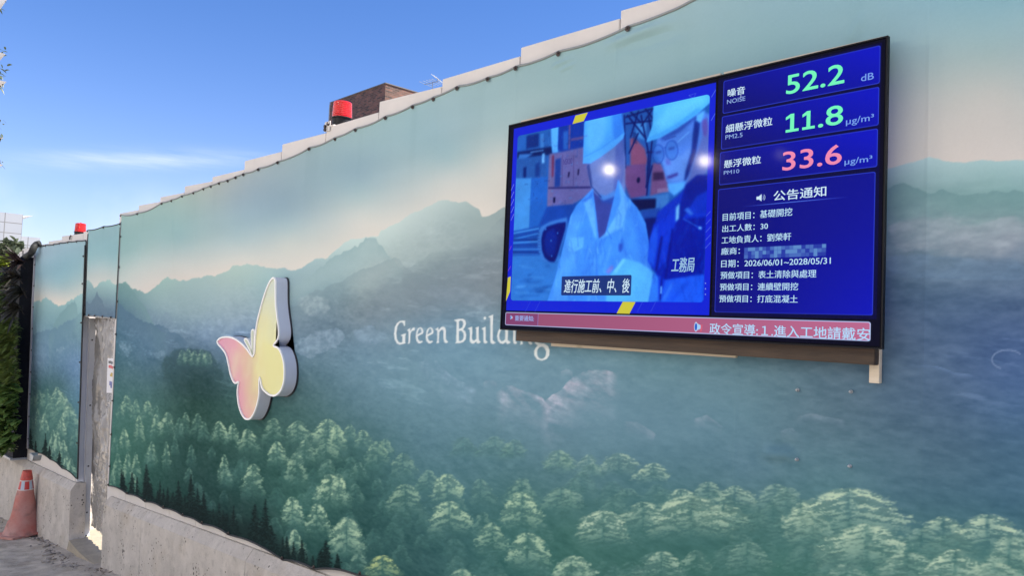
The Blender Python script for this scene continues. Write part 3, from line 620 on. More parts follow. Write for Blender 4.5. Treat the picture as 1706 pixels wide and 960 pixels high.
# ---------------------------------------------------------------- cream steel hoarding
hf = thing('hoarding_fence', (-5, 0, gz(-5)), 'stepped cream steel hoarding that carries the forest mural and the display screen', 'fence', 'steel hoardings')
ZT = {0: (1.361, 1.33), 1: (1.347, 1.328), 2: (1.319, 1.306), 3: (1.309, 1.28), 4: (1.252, 1.246), 5: (1.23, 1.217), 6: (1.189, 1.178), 7: (1.133, 1.122), 8: (1.118, 1.097), 9: (1.078, 1.062), 10: (1.050, 1.035), 11: (1.016, 1.005)}
def panel(x0, x1, za, zb, parent, y0=0.0, zlow=None):
    mb = MB()
    ba = (ctop(x0) if zlow is None else zlow)-.05; bb = (ctop(x1) if zlow is None else zlow)-.05
    mb.hexa([(x0, y0, ba), (x1, y0, bb), (x1, y0+.045, bb), (x0, y0+.045, ba)], [(x0, y0, za), (x1, y0, zb), (x1, y0+.045, zb), (x0, y0+.045, za)], bev=.003)
    lean(mb); return mb.build('steel_panel', M_panel, parent)
for k in range(-9, 12):
    x0 = -2.003-.6125*k; x1 = x0+.6125-.004
    za, zb = ZT.get(k, (1.361-.026*k, 1.34-.026*k))
    panel(x0, x1, za+1.65, zb+1.65, hf)
hl = thing('hoarding_fence', (-11.3, 0, gz(-11.3)), 'short cream hoarding stretch behind the narrow mural strip beside the plants', 'fence', 'steel hoardings')
def zat(px, py, Y=0): return at(px, py, Y).z
def xat(px, py, Y=0): p = at(px, py, Y); return p.x-leank(p.x)*(p.z-1.2)
for (pa, pb) in (((50, 411), (81, 406)), ((81, 402.5), (103, 399.5)), ((103, 393.7), (148, 387))):
    xa, xb = xat(*pa), xat(*pb)-.004
    panel(xa, xb if pb[0] < 140 else -10.07, zat(*pa), zat(*pb), hl)
hb = thing('hoarding_fence', (-9.3, 0, gz(-9.3)), 'cream hoarding header over the open doorway', 'fence', 'steel hoardings')
for i in range(2): panel(-10.065+i*.70, -10.065+(i+1)*.70-.004, zat(160, 379)+.01*i-.02, zat(195, 372)-.03+.012*i, hb, zlow=zat(170, 530)+.06)
# the run of hoarding beyond the mural
hk = thing('hoarding_fence', (-17, .3, gz(-17)), 'distant cream hoarding stepping down behind the planted wall', 'fence', 'steel hoardings')
stp = [((42, 414), (58, 411)), ((36, 420), (44, 416)), ((27, 426), (37, 422)), ((18, 432), (28, 428)), ((8, 436), (19, 433)), ((-4, 441), (9, 437)), ((-20, 446), (-3, 442))]
for pa, pb in stp:
    A, B_ = at(*pa, .25), at(*pb, .25)
    panel(A.x, B_.x-.004, A.z, B_.z, hk, y0=.25)

# ================================================================ printed mural cloths
YB = -.014
HH, WW = 1300, 1707
_y, _x = np.mgrid[0:HH, 0:WW].astype(np.float64)
_v = np.stack([_x-853, -(_y-480), np.full_like(_x, -FPX)], -1) @ np.array(RM).T
_t = (YB-EYE.y)/np.maximum(_v[..., 1], .02)
CANVAS = paint_mural((EYE.x+_v[..., 0]*_t).astype(np.float32), (EYE.z+_v[..., 2]*_t).astype(np.float32), WW, HH)
paint_letters(CANVAS)
del _v, _t
RN = np.array(RM); EN = np.array(EYE)
def project(P):
    q = (P-EN) @ RN                     # camera coordinates
    d = np.maximum(-q[:, 2], .05); return 853+FPX*q[:, 0]/d, 480-FPX*q[:, 1]/d
XE = at(1706, 480, YB).x
def canvas_colour(X, Z):
    Xc = np.minimum(X, XE); P = np.stack([Xc, np.full_like(X, YB), Z], 1)
    a, b = project(P)
    a = a+np.maximum(X-XE, 0)*700
    a = np.abs(a); w_ = (a-1705.9) % 900; a = np.where(a > 1705.9, 1705.9-np.where(w_ > 450, 900-w_, w_), a)
    b = np.clip(b, 0, 1298.9)
    ai = a.astype(int); bi = b.astype(int); fa = (a-ai)[:, None]; fb = (b-bi)[:, None]
    return (CANVAS[bi, ai]*(1-fa)+CANVAS[bi, ai+1]*fa)*(1-fb)+(CANVAS[bi+1, ai]*(1-fa)+CANVAS[bi+1, ai+1]*fa)*fb
M_print = attr_mat('printed cloth', gain=GAIN)
def edge_curve(pts, sag):
    """pts: [(x, z)] tie points; the cloth edge sags by sag*span between them (down if sag > 0)"""
    p = sorted(pts); xs = np.array([q[0] for q in p]); zs = np.array([q[1] for q in p])
    def f(X):
        i = np.clip(np.searchsorted(xs, X)-1, 0, len(xs)-2); t = np.clip((X-xs[i])/(xs[i+1]-xs[i]), 0, 1)
        span = np.minimum(xs[i+1]-xs[i], .75)
        return zs[i]+(zs[i+1]-zs[i])*t-sag*span*4*t*(1-t)
    return f
def cloth(name, X, zt, zb, rows, label, cat, seed):
    T, Bo = zt(X), zb(X); s = np.linspace(0, 1, rows)[:, None]
    Z = Bo[None]*(1-s)+T[None]*s
    K = np.interp(X, [-12.5, -10, -8.66, -4], [-.155, -.135, -.07, 0])[None]
    XX = X[None]+K*(Z-1.2)
    fold = (fbm(XX*1.1+Z*.35, Z*.7, seed, 4)-.5)*.016+(fbm(XX*5+Z*2, Z*1.2, seed+5, 3)-.5)*.005*(s**3+(1-s)**6)*2
    Y = YB-.006+np.clip(fold, -.012, .010)
    if seed == 31:                                   # pulls, creases and the panel joints pressing through
        def crease(a, b, w, amp):
            A = at(*a, YB); B_ = at(*b, YB); ax, az_, bx, bz = A.x, A.z, B_.x, B_.z; dx, dz = bx-ax, bz-az_; L2 = dx*dx+dz*dz
            t = ((XX-ax)*dx+(Z-az_)*dz)/L2; d = ((XX-ax)*-dz+(Z-az_)*dx)/math.sqrt(L2)
            return -amp*np.exp(-(d/w)**2)*sstep(-.15, .25, t)*sstep(1.15, .6, t)
        for c in (((1012,77),(1120,36),.022,.016), ((1030,80),(1150,48),.03,-.010), ((922,112),(956,97),.012,.008), ((935,118),(962,106),.010,.006), ((1325,757),(1270,756),.020,.016), ((1330,745),(1280,742),.025,-.008), ((1416,70),(1440,20),.02,.006), ((230,372),(236,470),.02,.006), ((288,350),(292,450),.02,.006), ((326,345),(330,470),.02,.005)): Y = Y+crease(*c)
        for k in range(-8, 12):
            xs = -2.003-.6125*k-.002; Y = Y-.0012*np.exp(-((XX-xs)/.006)**2)*(.5+noise2(Z*1.5+k, Z*0+k, 66))
        Y = np.minimum(Y, -.012)
    co = np.stack([XX, Y, Z], -1).reshape(-1, 3)
    me = grid_mesh(name, co, rows, len(X), lin(canvas_colour(co[:, 0], co[:, 2])))
    root = thing(name, (float(X[0]), YB, float(Bo[0])), label, cat, 'printed mural cloths')
    o = link('printed_cloth', me, M_print, root); o.location = -Vector(root.location)
    return root, XX, Y, Z
def ties(root, pts, r=.0085):
    for (x, z) in pts:
        mb = MB(); mb.lathe([(r*1.5, 0), (r*1.5, -.003), (r*.75, -.004), (r*.7, -.011), (r*.3, -.013)], (x, YB-.012, z), 10, 'y'); mb.build('tie_bolt', M_bolt, root, True, 40)
def cord(root, P, m, r=.005, name='hem'): MB().tube(P, r, 6).build(name, m, root, True)
def P2(l): 
    o = []
    for px, py in l:
        p = at(px, py, YB); o.append((p.x-leank(p.x)*(p.z-1.2), p.z))
    return o
topC = P2([(203.2,358),(231,355),(271.7,337.6),(288,333),(306,325.5),(325,320),(341.8,313.5),(354,309),(367.8,303.8),(382,299.5),(395,294),(408,289),(432.8,280.4),(465.3,268.8),(517.6,245.8),(561.5,229.5),(595.3,214),(645,193.8),(690.7,175.3),(725.3,162.3),(764.5,144),(815.6,128.8),(862.3,110.4),(933.3,86.2),(1048.8,44.1)])
topC += [(-1.56, 2.955), (-1.1, 2.985), (-.6, 3.01), (-.1, 3.035), (.45, 3.06), (1.0, 3.085), (1.6, 3.11), (2.2, 3.14)]
botC = P2([(182.6,810),(214,824),(244,836.6),(274.6,847.4),(307,860.5),(339,874),(383,892),(472.5,933.6),(525.5,949)])
botC += [(x, ctop(x)+.075) for x in (-3.75, -3.1, -2.4, -1.7, -1.0, -.3, .4, 1.1, 1.8, 2.25)]
xl = topC[0][0]
_px = np.concatenate([[at(p, 500, YB).x for p in np.arange(199, 1724, 1.3)]])
XC = np.concatenate([[xl], _px[_px > xl+.01], np.linspace(_px[-1]+.012, 2.2, 150)])
zt, zb = edge_curve(topC, .035), edge_curve(botC, -.035)
mC, XX, YY, ZZ = cloth('mural_cloth', XC, zt, zb, 700, 'huge printed cloth of misty mountains and pine forest reading Green Building', 'mural', 31)
ties(mC, [(x+leank(x)*(z-1.2), z-.012) for x, z in topC]); ties(mC, [(x+leank(x)*(z-1.2), z+.012) for x, z in botC], .009)
sl = slice(0, None, 4)
cord(mC, np.stack([XX[-1, sl], YY[-1, sl]-.002, ZZ[-1, sl]], 1), M_cord, .006)
cord(mC, np.stack([XX[0, sl], YY[0, sl]-.002, ZZ[0, sl]], 1), M_cord_d, .007)
cord(mC, np.stack([XX[::20, 0], YY[::20, 0]-.001, ZZ[::20, 0]], 1), M_cord, .006)
ties(mC, [(float(XX[j, 0])+.02, float(ZZ[j, 0])) for j in (640, 560, 470, 385, 300, 215, 130, 50)], .009)
topB = P2([(147.5, 383.7), (173.7, 377.5), (202, 372)]); botB = P2([(141, 528), (150, 526.5), (160, 527.5), (173, 529), (187, 530.5), (195, 531)])
XB = np.linspace(topB[0][0], topB[-1][0]-.006, 90)
mB, XX, YY, ZZ = cloth('mural_cloth', XB, edge_curve(topB, .02), edge_curve(botB, -.02), 200, 'small printed cloth of blue peaks hung over the open doorway', 'mural', 51)
ties(mB, [(x+leank(x)*(z-1.2), z-.012) for x, z in topB+[(q[0], q[1]+.02) for q in botB[1:-1]]], .010)
cord(mB, np.stack([XX[-1], YY[-1]-.002, ZZ[-1]], 1), M_cord_d, .006); cord(mB, np.stack([XX[0], YY[0]-.002, ZZ[0]], 1), M_cord, .006)
cord(mB, np.stack([XX[::10, 0], YY[::10, 0]-.001, ZZ[::10, 0]], 1), M_cord_d, .009); cord(mB, np.stack([XX[::10, -1], YY[::10, -1]-.001, ZZ[::10, -1]], 1), M_cord_d, .009)
topA = P2([(61.5, 411), (77.5, 408.5), (91, 407), (101, 405), (115, 403), (129.5, 401.5), (145, 400)]); botA = P2([(46.7, 748), (62, 755), (85, 766), (105, 781), (126, 796)])
XA = np.linspace(max(topA[0][0], botA[0][0])-.05, topA[-1][0]-.055, 150)
mA, XX, YY, ZZ = cloth('mural_cloth', XA, edge_curve(topA, .02), edge_curve(botA, -.03), 420, 'narrow printed cloth of peaks and trees between the planted wall and the doorway', 'mural', 71)
ties(mA, [(x+leank(x)*(z-1.2), z-.012) for x, z in topA], .009); ties(mA, [(float(XX[j, -1])-.03, float(ZZ[j, -1])) for j in (60, 130, 200, 270, 340, 390)], .009); ties(mA, [(float(XX[j, 0])+.03, float(ZZ[j, 0])) for j in range(20, 420, 45)], .009)
cord(mA, np.stack([XX[-1], YY[-1]-.002, ZZ[-1]], 1), M_cord_d, .007); cord(mA, np.stack([XX[0], YY[0]-.002, ZZ[0]], 1), M_cord_d, .007)
cord(mA, np.stack([XX[::10, -1], YY[::10, -1]-.001, ZZ[::10, -1]], 1), M_cord_d, .010)
cord(mA, np.stack([XX[::10, 0], YY[::10, 0]-.001, ZZ[::10, 0]], 1), mat('grey edge rail', (.38, .38, .40), .5), .022, 'edge_rail')
for px, py, lb in ((1329, 650, 'upper left'), (1418, 653, 'upper right'), (1328, 766, 'lower left'), (1416, 777, 'lower right')):
    p = at(px, py, YB-.012); mb = MB(); mb.lathe([(.006, 0), (.006, -.002), (.004, -.0035), (.0036, -.011), (.0015, -.012)], p, 12, 'y')
    tag(mb.build('wall_screw', M_galv, None, True, 40), f'bare screw end in the mural below the screen, {lb} of four', 'screw', 'screws below the screen')
# ================================================================ the doorway
def slab(pts, y0, y1):
    """upright slab whose front outline is given in picture points on plane y0"""
    mb = MB(); P = [at(px, py, y0) for px, py in pts]
    return mb.prism([(p.x, p.z) for p in P], 'y', y0, y1)
dr = thing('doorway_frame', (-9.7, .05, gz(-9.95)), 'white and grey metal door frame at the left side of the open doorway', 'door frame')
xa = xat(141, 528)
zt_, zb_ = zat(145, 528)+.0, ctop(-9.98)+.004
def leanbox(x0, x1, y0, y1, z0, z1, bev=.002): return lean(MB().box(x0, x1, y0, y1, z0, z1, bev))
leanbox(-10.050, -10.025, .0, .070, zb_, zt_).build('reveal_board', mat('bright white reveal board', (.80, .80, .81), .42, var=.03, vscale=4), dr)
leanbox(-10.025, -10.012, .064, .078, gz(-9.95)+.06, zt_-.01).build('edge_strip', M_alu, dr)
jamb = leanbox(-10.050, -10.000, .084, .150, gz(-9.95)+.04, zt_-.02).build('jamb', mat('pale grey jamb steel', (.56, .57, .58), .45, var=.06, vscale=8), dr)
leanbox(-10.050, -8.55, .0, .26, zt_, zt_+.045).build('lintel', M_alu, dr)
for z in (zt_-.28, zt_-1.05, zt_-1.75, gz(-9.95)+.42, gz(-9.95)+.16):
    mb = MB(); x = -10.000+leank(-9.99)*(z-1.2)
    mb.tube([(x, .115, z), (x+.006, .115, z)], [.011, .008], 8); mb.build('jamb_screw', M_dark, jamb)
# crinkled plastic sheet across the doorway
def plastic():
    m = bpy.data.materials.new('crinkled plastic film'); m.use_nodes = True; t = m.node_tree; b = t.nodes['Principled BSDF']
    b.inputs['Base Color'].default_value = (.21, .20, .185, 1); b.inputs['Roughness'].default_value = .16; b.inputs['Specular IOR Level'].default_value = .8; b.inputs['Coat Weight'].default_value = 1; b.inputs['Coat Roughness'].default_value = .08
    tr = t.nodes.new('ShaderNodeBsdfTranslucent'); tr.inputs['Color'].default_value = (.7, .66, .6, 1)
    mx = t.nodes.new('ShaderNodeMixShader'); mx.inputs['Fac'].default_value = .05
    o = t.nodes['Material Output']; t.links.new(b.outputs[0], mx.inputs[1]); t.links.new(tr.outputs[0], mx.inputs[2]); t.links.new(mx.outputs[0], o.inputs['Surface'])
    nr, nc = 340, 160
    s, u = np.mgrid[0:1:nr*1j, 0:1:nc*1j]
    x = -10.05+u*1.95; zlo = gz(-9.2)+.17; z = zlo+(zt_+.02-zlo)*s
    K = np.interp(x, [-12.5, -10, -8.66, -4], [-.155, -.135, -.07, 0])
    warp = fbm(x*2.2, z*.9, 401, 3)
    y = .185+(np.abs(fbm(x*9+warp*4, z*1.7+warp*3, 402, 4)-.5)*-.24)*(.35+.65*sstep(.15, .5, s))+(fbm(x*26, z*26, 404, 3)-.5)*.012
    co = np.stack([x+K*(z-1.2), np.maximum(y, .10), z], -1).reshape(-1, 3)
    o = link('plastic_sheet', grid_mesh('plastic_sheet', co, nr, nc), m)
    return tag(o, 'crinkled whitish plastic sheet hanging across the doorway', 'plastic sheet')
plastic()
# notices fixed to the sheet
def notice():
    A, B_, C_, D_ = [at(px, py, .075) for px, py in ((179.5, 597), (192.5, 598), (190.5, 655), (177.5, 655))]
    t = thing('safety_notice', (A.x, .075, D_.z), 'white poster with small red and coloured marks on the plastic sheet', 'notice')
    bm = MB(); bm.hexa([(D_.x, .075, D_.z), (C_.x, .075, C_.z), (C_.x, .079, C_.z), (D_.x, .079, D_.z)], [(A.x, .075, A.z), (B_.x, .075, B_.z), (B_.x, .079, B_.z), (A.x, .079, A.z)])
    bm.build('paper', mat('notice paper', (.68, .68, .70), .55), t)
    def mark(rects, m, nm):
        mb = MB()
        for a, b, c, d in rects:
            f = lambda u, v: (D_.x+(C_.x-D_.x)*u+(A.x-D_.x)*v, D_.z+(A.z-D_.z)*v)
            q = [f(a, b), f(c, b), f(c, d), f(a, d)]
            mb.hexa([(q[0][0], .0725, q[0][1]), (q[1][0], .0725, q[1][1]), (q[1][0], .0745, q[1][1]), (q[0][0], .0745, q[0][1])], [(q[3][0], .0725, q[3][1]), (q[2][0], .0725, q[2][1]), (q[2][0], .0745, q[2][1]), (q[3][0], .0745, q[3][1])])
        mb.build(nm, m, t)
    mark([(.15,.86,.30,.93),(.36,.86,.46,.94),(.52,.85,.62,.93),(.68,.87,.9,.92)], M_dark, 'dark_mark')
    mark([(.18,.73,.34,.81),(.40,.73,.55,.82),(.60,.72,.90,.80)], mat('red print', (.6, .07, .08), .6), 'red_mark')
    mark([(.40,.50,.80,.561),(.50,.56,.72,.61)], mat('ochre print', (.50, .36, .10), .6), 'ochre_mark')
    mark([(.35,.24,.70,.36),(.50,.18,.85,.26)], mat('blue print', (.16, .18, .40), .6), 'blue_mark')
    A, B_, C_, D_ = [at(px, py, .075) for px, py in ((177.5, 656), (190.3, 655), (189, 671), (178, 670))]
    g = MB().hexa([(D_.x, .074, D_.z), (C_.x, .074, C_.z), (C_.x, .079, C_.z), (D_.x, .079, D_.z)], [(A.x, .074, A.z), (B_.x, .074, B_.z), (B_.x, .079, B_.z), (A.x, .079, A.z)])
    tag(g.build('paper_label', mat('dark label', (.10, .10, .11), .6, col2=(.45, .45, .45), vscale=38, detail=1)), 'small dark mottled label under the white poster in the doorway', 'label')
notice()

# ================================================================ the butterfly sign
Z3 = lambda z: z2p(z, (330, 440), 3.43)
YF = -.125
def smooth_closed(pts, k=6, sharp=()):
    """Catmull-Rom through pts, with corners kept at the indices in sharp"""
    out = []; n = len(pts); P = [np.array(p) for p in pts]
    for i in range(n):
        p0, p1, p2, p3 = P[i-1], P[i], P[(i+1) % n], P[(i+2) % n]
        if i in sharp: p0 = p1*2-p2 if False else p1
        if (i+1) % n in sharp: p3 = p2
        for j in range(k):
            t = j/k
            out.append(tuple(.5*((2*p1)+(p2-p0)*t+(2*p0-5*p1+4*p2-p3)*t*t+(3*p1-p0-3*p2+p3)*t**3)))
    return out
def inset(pts, d):
    P = np.array(pts); n = len(P); a = P-np.roll(P, 1, 0); b = np.roll(P, -1, 0)-P
    area = .5*np.sum(P[:, 0]*np.roll(P[:, 1], -1)-np.roll(P[:, 0], -1)*P[:, 1]); s = 1 if area > 0 else -1
    na = np.stack([-a[:, 1], a[:, 0]], 1)/np.maximum(np.linalg.norm(a, axis=1, keepdims=True), 1e-9); nb = np.stack([-b[:, 1], b[:, 0]], 1)/np.maximum(np.linalg.norm(b, axis=1, keepdims=True), 1e-9)
    m = na+nb; L_ = np.linalg.norm(m, axis=1, keepdims=True); m = m/np.maximum(L_, .35)
    return [tuple(q) for q in P+s*m*d]
M_acr = mat('white acrylic edge', (.58, .61, .69), .38, var=.04, vscale=3)
M_rim = mat('glossy white trim', (.82, .82, .80), .35)
def butterfly_face_mat():
    m = bpy.data.materials.new('tinted translucent face'); m.use_nodes = True; t = m.node_tree; b = t.nodes['Principled BSDF']
    co = t.nodes.new('ShaderNodeTexCoord'); sp = t.nodes.new('ShaderNodeSeparateXYZ'); t.links.new(co.outputs['Object'], sp.inputs[0])
    # pink wings on the left, yellow on the right, pale blue tip on top: fades of the printed film, with soft blotches
    n = t.nodes.new('ShaderNodeTexNoise'); n.inputs['Scale'].default_value = 3.2; n.inputs['Detail'].default_value = 2; t.links.new(co.outputs['Object'], n.inputs['Vector'])
    def math_(op, a, b_):
        q = t.nodes.new('ShaderNodeMath'); q.operation = op
        for i, v in enumerate((a, b_)):
            if isinstance(v, (int, float)): q.inputs[i].default_value = v
            else: t.links.new(v, q.inputs[i])
        return q.outputs[0]
    wob = math_('MULTIPLY', math_('SUBTRACT', n.outputs['Fac'], .5), .30)
    u = math_('ADD', sp.outputs['X'], wob); v = math_('ADD', sp.outputs['Z'], wob)
    r1 = t.nodes.new('ShaderNodeValToRGB'); e = r1.color_ramp.elements
    e[0].position = .15; e[0].color = (.60, .24, .34, 1); e[1].position = .84; e[1].color = (.68, .66, .26, 1)
    for pos, c in ((.32, (.66, .29, .34, 1)), (.46, (.65, .40, .28, 1)), (.56, (.62, .47, .26, 1)), (.66, (.69, .63, .26, 1))):
        k = e.new(pos); k.color = c
    mr1 = t.nodes.new('ShaderNodeMapRange'); mr1.inputs['From Min'].default_value = -.47; mr1.inputs['From Max'].default_value = .70; t.links.new(math_('SUBTRACT', u, math_('MULTIPLY', v, -.42)), mr1.inputs['Value'])
    t.links.new(mr1.outputs[0], r1.inputs['Fac'])
    mr2 = t.nodes.new('ShaderNodeMapRange'); mr2.inputs['From Min'].default_value = .10; mr2.inputs['From Max'].default_value = .56; t.links.new(v, mr2.inputs['Value'])
    mx = t.nodes.new('ShaderNodeMixRGB'); mx.inputs['Color2'].default_value = (.44, .55, .58, 1); t.links.new(mr2.outputs[0], mx.inputs['Fac']); t.links.new(r1.outputs['Color'], mx.inputs['Color1'])
    n3 = t.nodes.new('ShaderNodeTexNoise'); n3.inputs['Scale'].default_value = 5; n3.inputs['Detail'].default_value = 3; t.links.new(co.outputs['Object'], n3.inputs['Vector'])
    mr3 = t.nodes.new('ShaderNodeMapRange'); mr3.inputs['From Min'].default_value = .5; mr3.inputs['From Max'].default_value = .8; mr3.inputs['To Max'].default_value = .4; t.links.new(n3.outputs['Fac'], mr3.inputs['Value'])
    mx2 = t.nodes.new('ShaderNodeMixRGB'); mx2.inputs['Color2'].default_value = (.70, .72, .42, 1); t.links.new(mr3.outputs[0], mx2.inputs['Fac']); t.links.new(mx.outputs[0], mx2.inputs['Color1'])
    t.links.new(mx2.outputs[0], b.inputs['Base Color']); b.inputs['Roughness'].default_value = .3; b.inputs['Specular IOR Level'].default_value = .5
    return m
def butterfly():
    body = [(430,75),(441,92),(442,150),(443,220),(450,290),(458,350),(461,400),(453,436),(430,466),(457,478),(476,512),(489,562),(493,622),(488,682),(470,730),(440,757),(410,755),(380,735),(360,708),(349,654),(348,705),(348,742),(340,792),(325,842),(305,880),(285,893),(262,886),(240,850),(226,800),(220,740),(223,700),(228,678),(211,687),(195,670),(180,630),(170,580),(155,520),(130,483),(111,462),(106,440),(125,420),(160,413),(200,420),(240,445),(275,480),(300,515),(310,524),(318,500),(322,420),(330,350),(345,280),(370,190),(395,120),(414,86)]
    pts = smooth_closed(Z3(body), 4, sharp=(8, 19, 31, 46))
    P = [at(px, py, YF) for px, py in pts]; c = Vector((-5.35, YF, 1.38))
    t = thing('butterfly_sign', (c.x, c.y, c.z), 'thick butterfly sign with pink and yellow wings and a white edge on the mural', 'sign')
    out2 = [(p.x, p.z) for p in P]
    def band(outline, nm, w, par, yb=-.036):
        ins = inset(outline, w); n = len(outline); mb = MB(); bm = mb.bm
        fo = [bm.verts.new((x, YF, z)) for x, z in outline]; fi = [bm.verts.new((x, YF, z)) for x, z in ins]
        bi = [bm.verts.new((x, YF+.012, z)) for x, z in ins]; bo = [bm.verts.new((x, YF+.010, z)) for x, z in outline]
        for i in range(n):
            j = (i+1) % n
            for A, B_ in ((fo, fi), (fi, bi), (bo, fo)): bm.faces.new((A[i], A[j], B_[j], B_[i]))
        mb.build(nm, M_rim, par)
        mb = MB(); bm = mb.bm
        a = [bm.verts.new((x, YF+.010, z)) for x, z in outline]; b = [bm.verts.new((x, yb, z)) for x, z in outline]
        for i in range(n): j = (i+1) % n; bm.faces.new((a[i], a[j], b[j], b[i]))
        bm.faces.new(b); mb.build('side_band' if nm == 'rim' else 'antenna_side', M_acr, par)
        mb = MB(); f = [mb.bm.verts.new((x, YF+.0085, z)) for x, z in outline]; mb.bm.faces.new(f)
        bmesh.ops.triangulate(mb.bm, faces=mb.bm.faces)
        return mb.build('face_panel' if nm == 'rim' else 'antenna_face', butterfly_face_mat() if nm == 'rim' else M_acr, par)
    band(out2, 'rim', .0125, t)
    for tip in ([(304,528),(292,500),(275,468),(262,444),(259,430),(268,423),(280,430),(292,452),(304,486),(314,520)], [(307,522),(302,480),(299,420),(300,384),(308,372),(318,378),(320,400),(318,450),(317,500),(314,520)]):
        q = smooth_closed(Z3(tip), 3); Q = [at(px, py, YF) for px, py in q]
        ap = tag(MB().prism([(p.x, p.z) for p in Q], 'y', YF+.003, -.04).build('antenna', M_rim, t))
        ins = inset([(p.x, p.z) for p in Q], .011); mb = MB(); f = [mb.bm.verts.new((x, YF+.001, z)) for x, z in ins]; mb.bm.faces.new(f); bmesh.ops.triangulate(mb.bm, faces=mb.bm.faces)
        mb.build('antenna_face', mat('antenna face', (.50, .55, .40), .3), ap)
    # dark mounting tray behind
    bp = inset(out2, -.006); mb = MB().prism(bp, 'y', -.034, -.026); mb.build('mounting_tray', M_dark, t)
    # stand-off pins fix it to the hoarding
    for px, py in ((455, 500), (450, 640), (400, 600), (415, 670)):
        p = at(px, py, -.03); mb = MB().tube([(p.x, -.028, p.z), (p.x, .01, p.z)], .012, 8); mb.build('standoff_pin', M_galv, t)
butterfly()

# ================================================================ warning beacons on the hoarding
def red_lens():
    m = bpy.data.materials.new('ribbed red lens'); m.use_nodes = True; t = m.node_tree; b = t.nodes['Principled BSDF']
    b.inputs['Base Color'].default_value = (.72, .02, .022, 1); b.inputs['Roughness'].default_value = .12; b.inputs['Transmission Weight'].default_value = .25; b.inputs['IOR'].default_value = 1.45; b.inputs['Coat Weight'].default_value = .5
    b.inputs['Subsurface Weight'].default_value = .0
    return m
M_lens = red_lens(); M_blk = mat('black plastic', (.008, .008, .009), .5, spec=.25)
def beacon(c, R, label):
    t = thing('warning_beacon', tuple(c), label, 'beacon', 'red warning beacons on the hoarding')
    prof = [(R*.95, R*1.0)]
    z0, z1 = R*.95, R*2.62; n = 9
    for i in range(n):
        za = z0+(z1-z0)*i/n; zb2 = z0+(z1-z0)*(i+1)/n; r = R*(1-.10*i/n)
        prof += [(r*.955, za), (r, za+(zb2-za)*.3), (r, za+(zb2-za)*.7)]
    prof += [(R*.86, z1), (R*.62, z1+R*.07), (R*.12, z1+R*.12), (R*.10, z1+R*.20), (R*.02, z1+R*.22)]
    MB().lathe(prof, c, 36).build('red_lens', M_lens, t, True, 35)
    MB().lathe([(R*.8, 0), (R*.95, .02*R), (R*.96, R*.9), (R*1.07, R*.92), (R*1.07, R*1.02), (R*.5, R*1.03)], c, 36).build('black_base', M_blk, t, True, 35)
    strap = []
    for dx in (-.45, .10):
        br = MB(); br.box(c[0]+R*dx-.016, c[0]+R*dx+.016, c[1]-.10, c[1]-.095, c[2]-R*.55, c[2]+R*.42)
        strap.append(br.build('fixing_strap', mat('cream bracket', (.58, .56, .53), .5), t))
    MB().box(c[0]-R*.9, c[0]+R*.9, c[1]-.094, c[1]+R*.9, c[2]-.012, c[2]-.001).build('bracket_plate', M_panel, t)
    for dx, dz in ((-.45, -.05), (.10, .12), (-.45, -.38)):
        MB().tube([(c[0]+R*dx, c[1]-.099, c[2]+R*dz), (c[0]+R*dx, c[1]-.112, c[2]+R*dz)], .011, 8).build('bracket_bolt', M_bolt, strap[0 if dx < 0 else 1])
    return t
p = at(569.5, 203, .092); beacon(Vector((p.x, .092, p.z-.045)), .067, 'large red ribbed warning beacon on a black base before the brick tower')
p = at(133.5, 388, .092); beacon(Vector((p.x, .092, p.z-.06)), .068, 'small far red warning beacon above the narrow mural strip at the left')

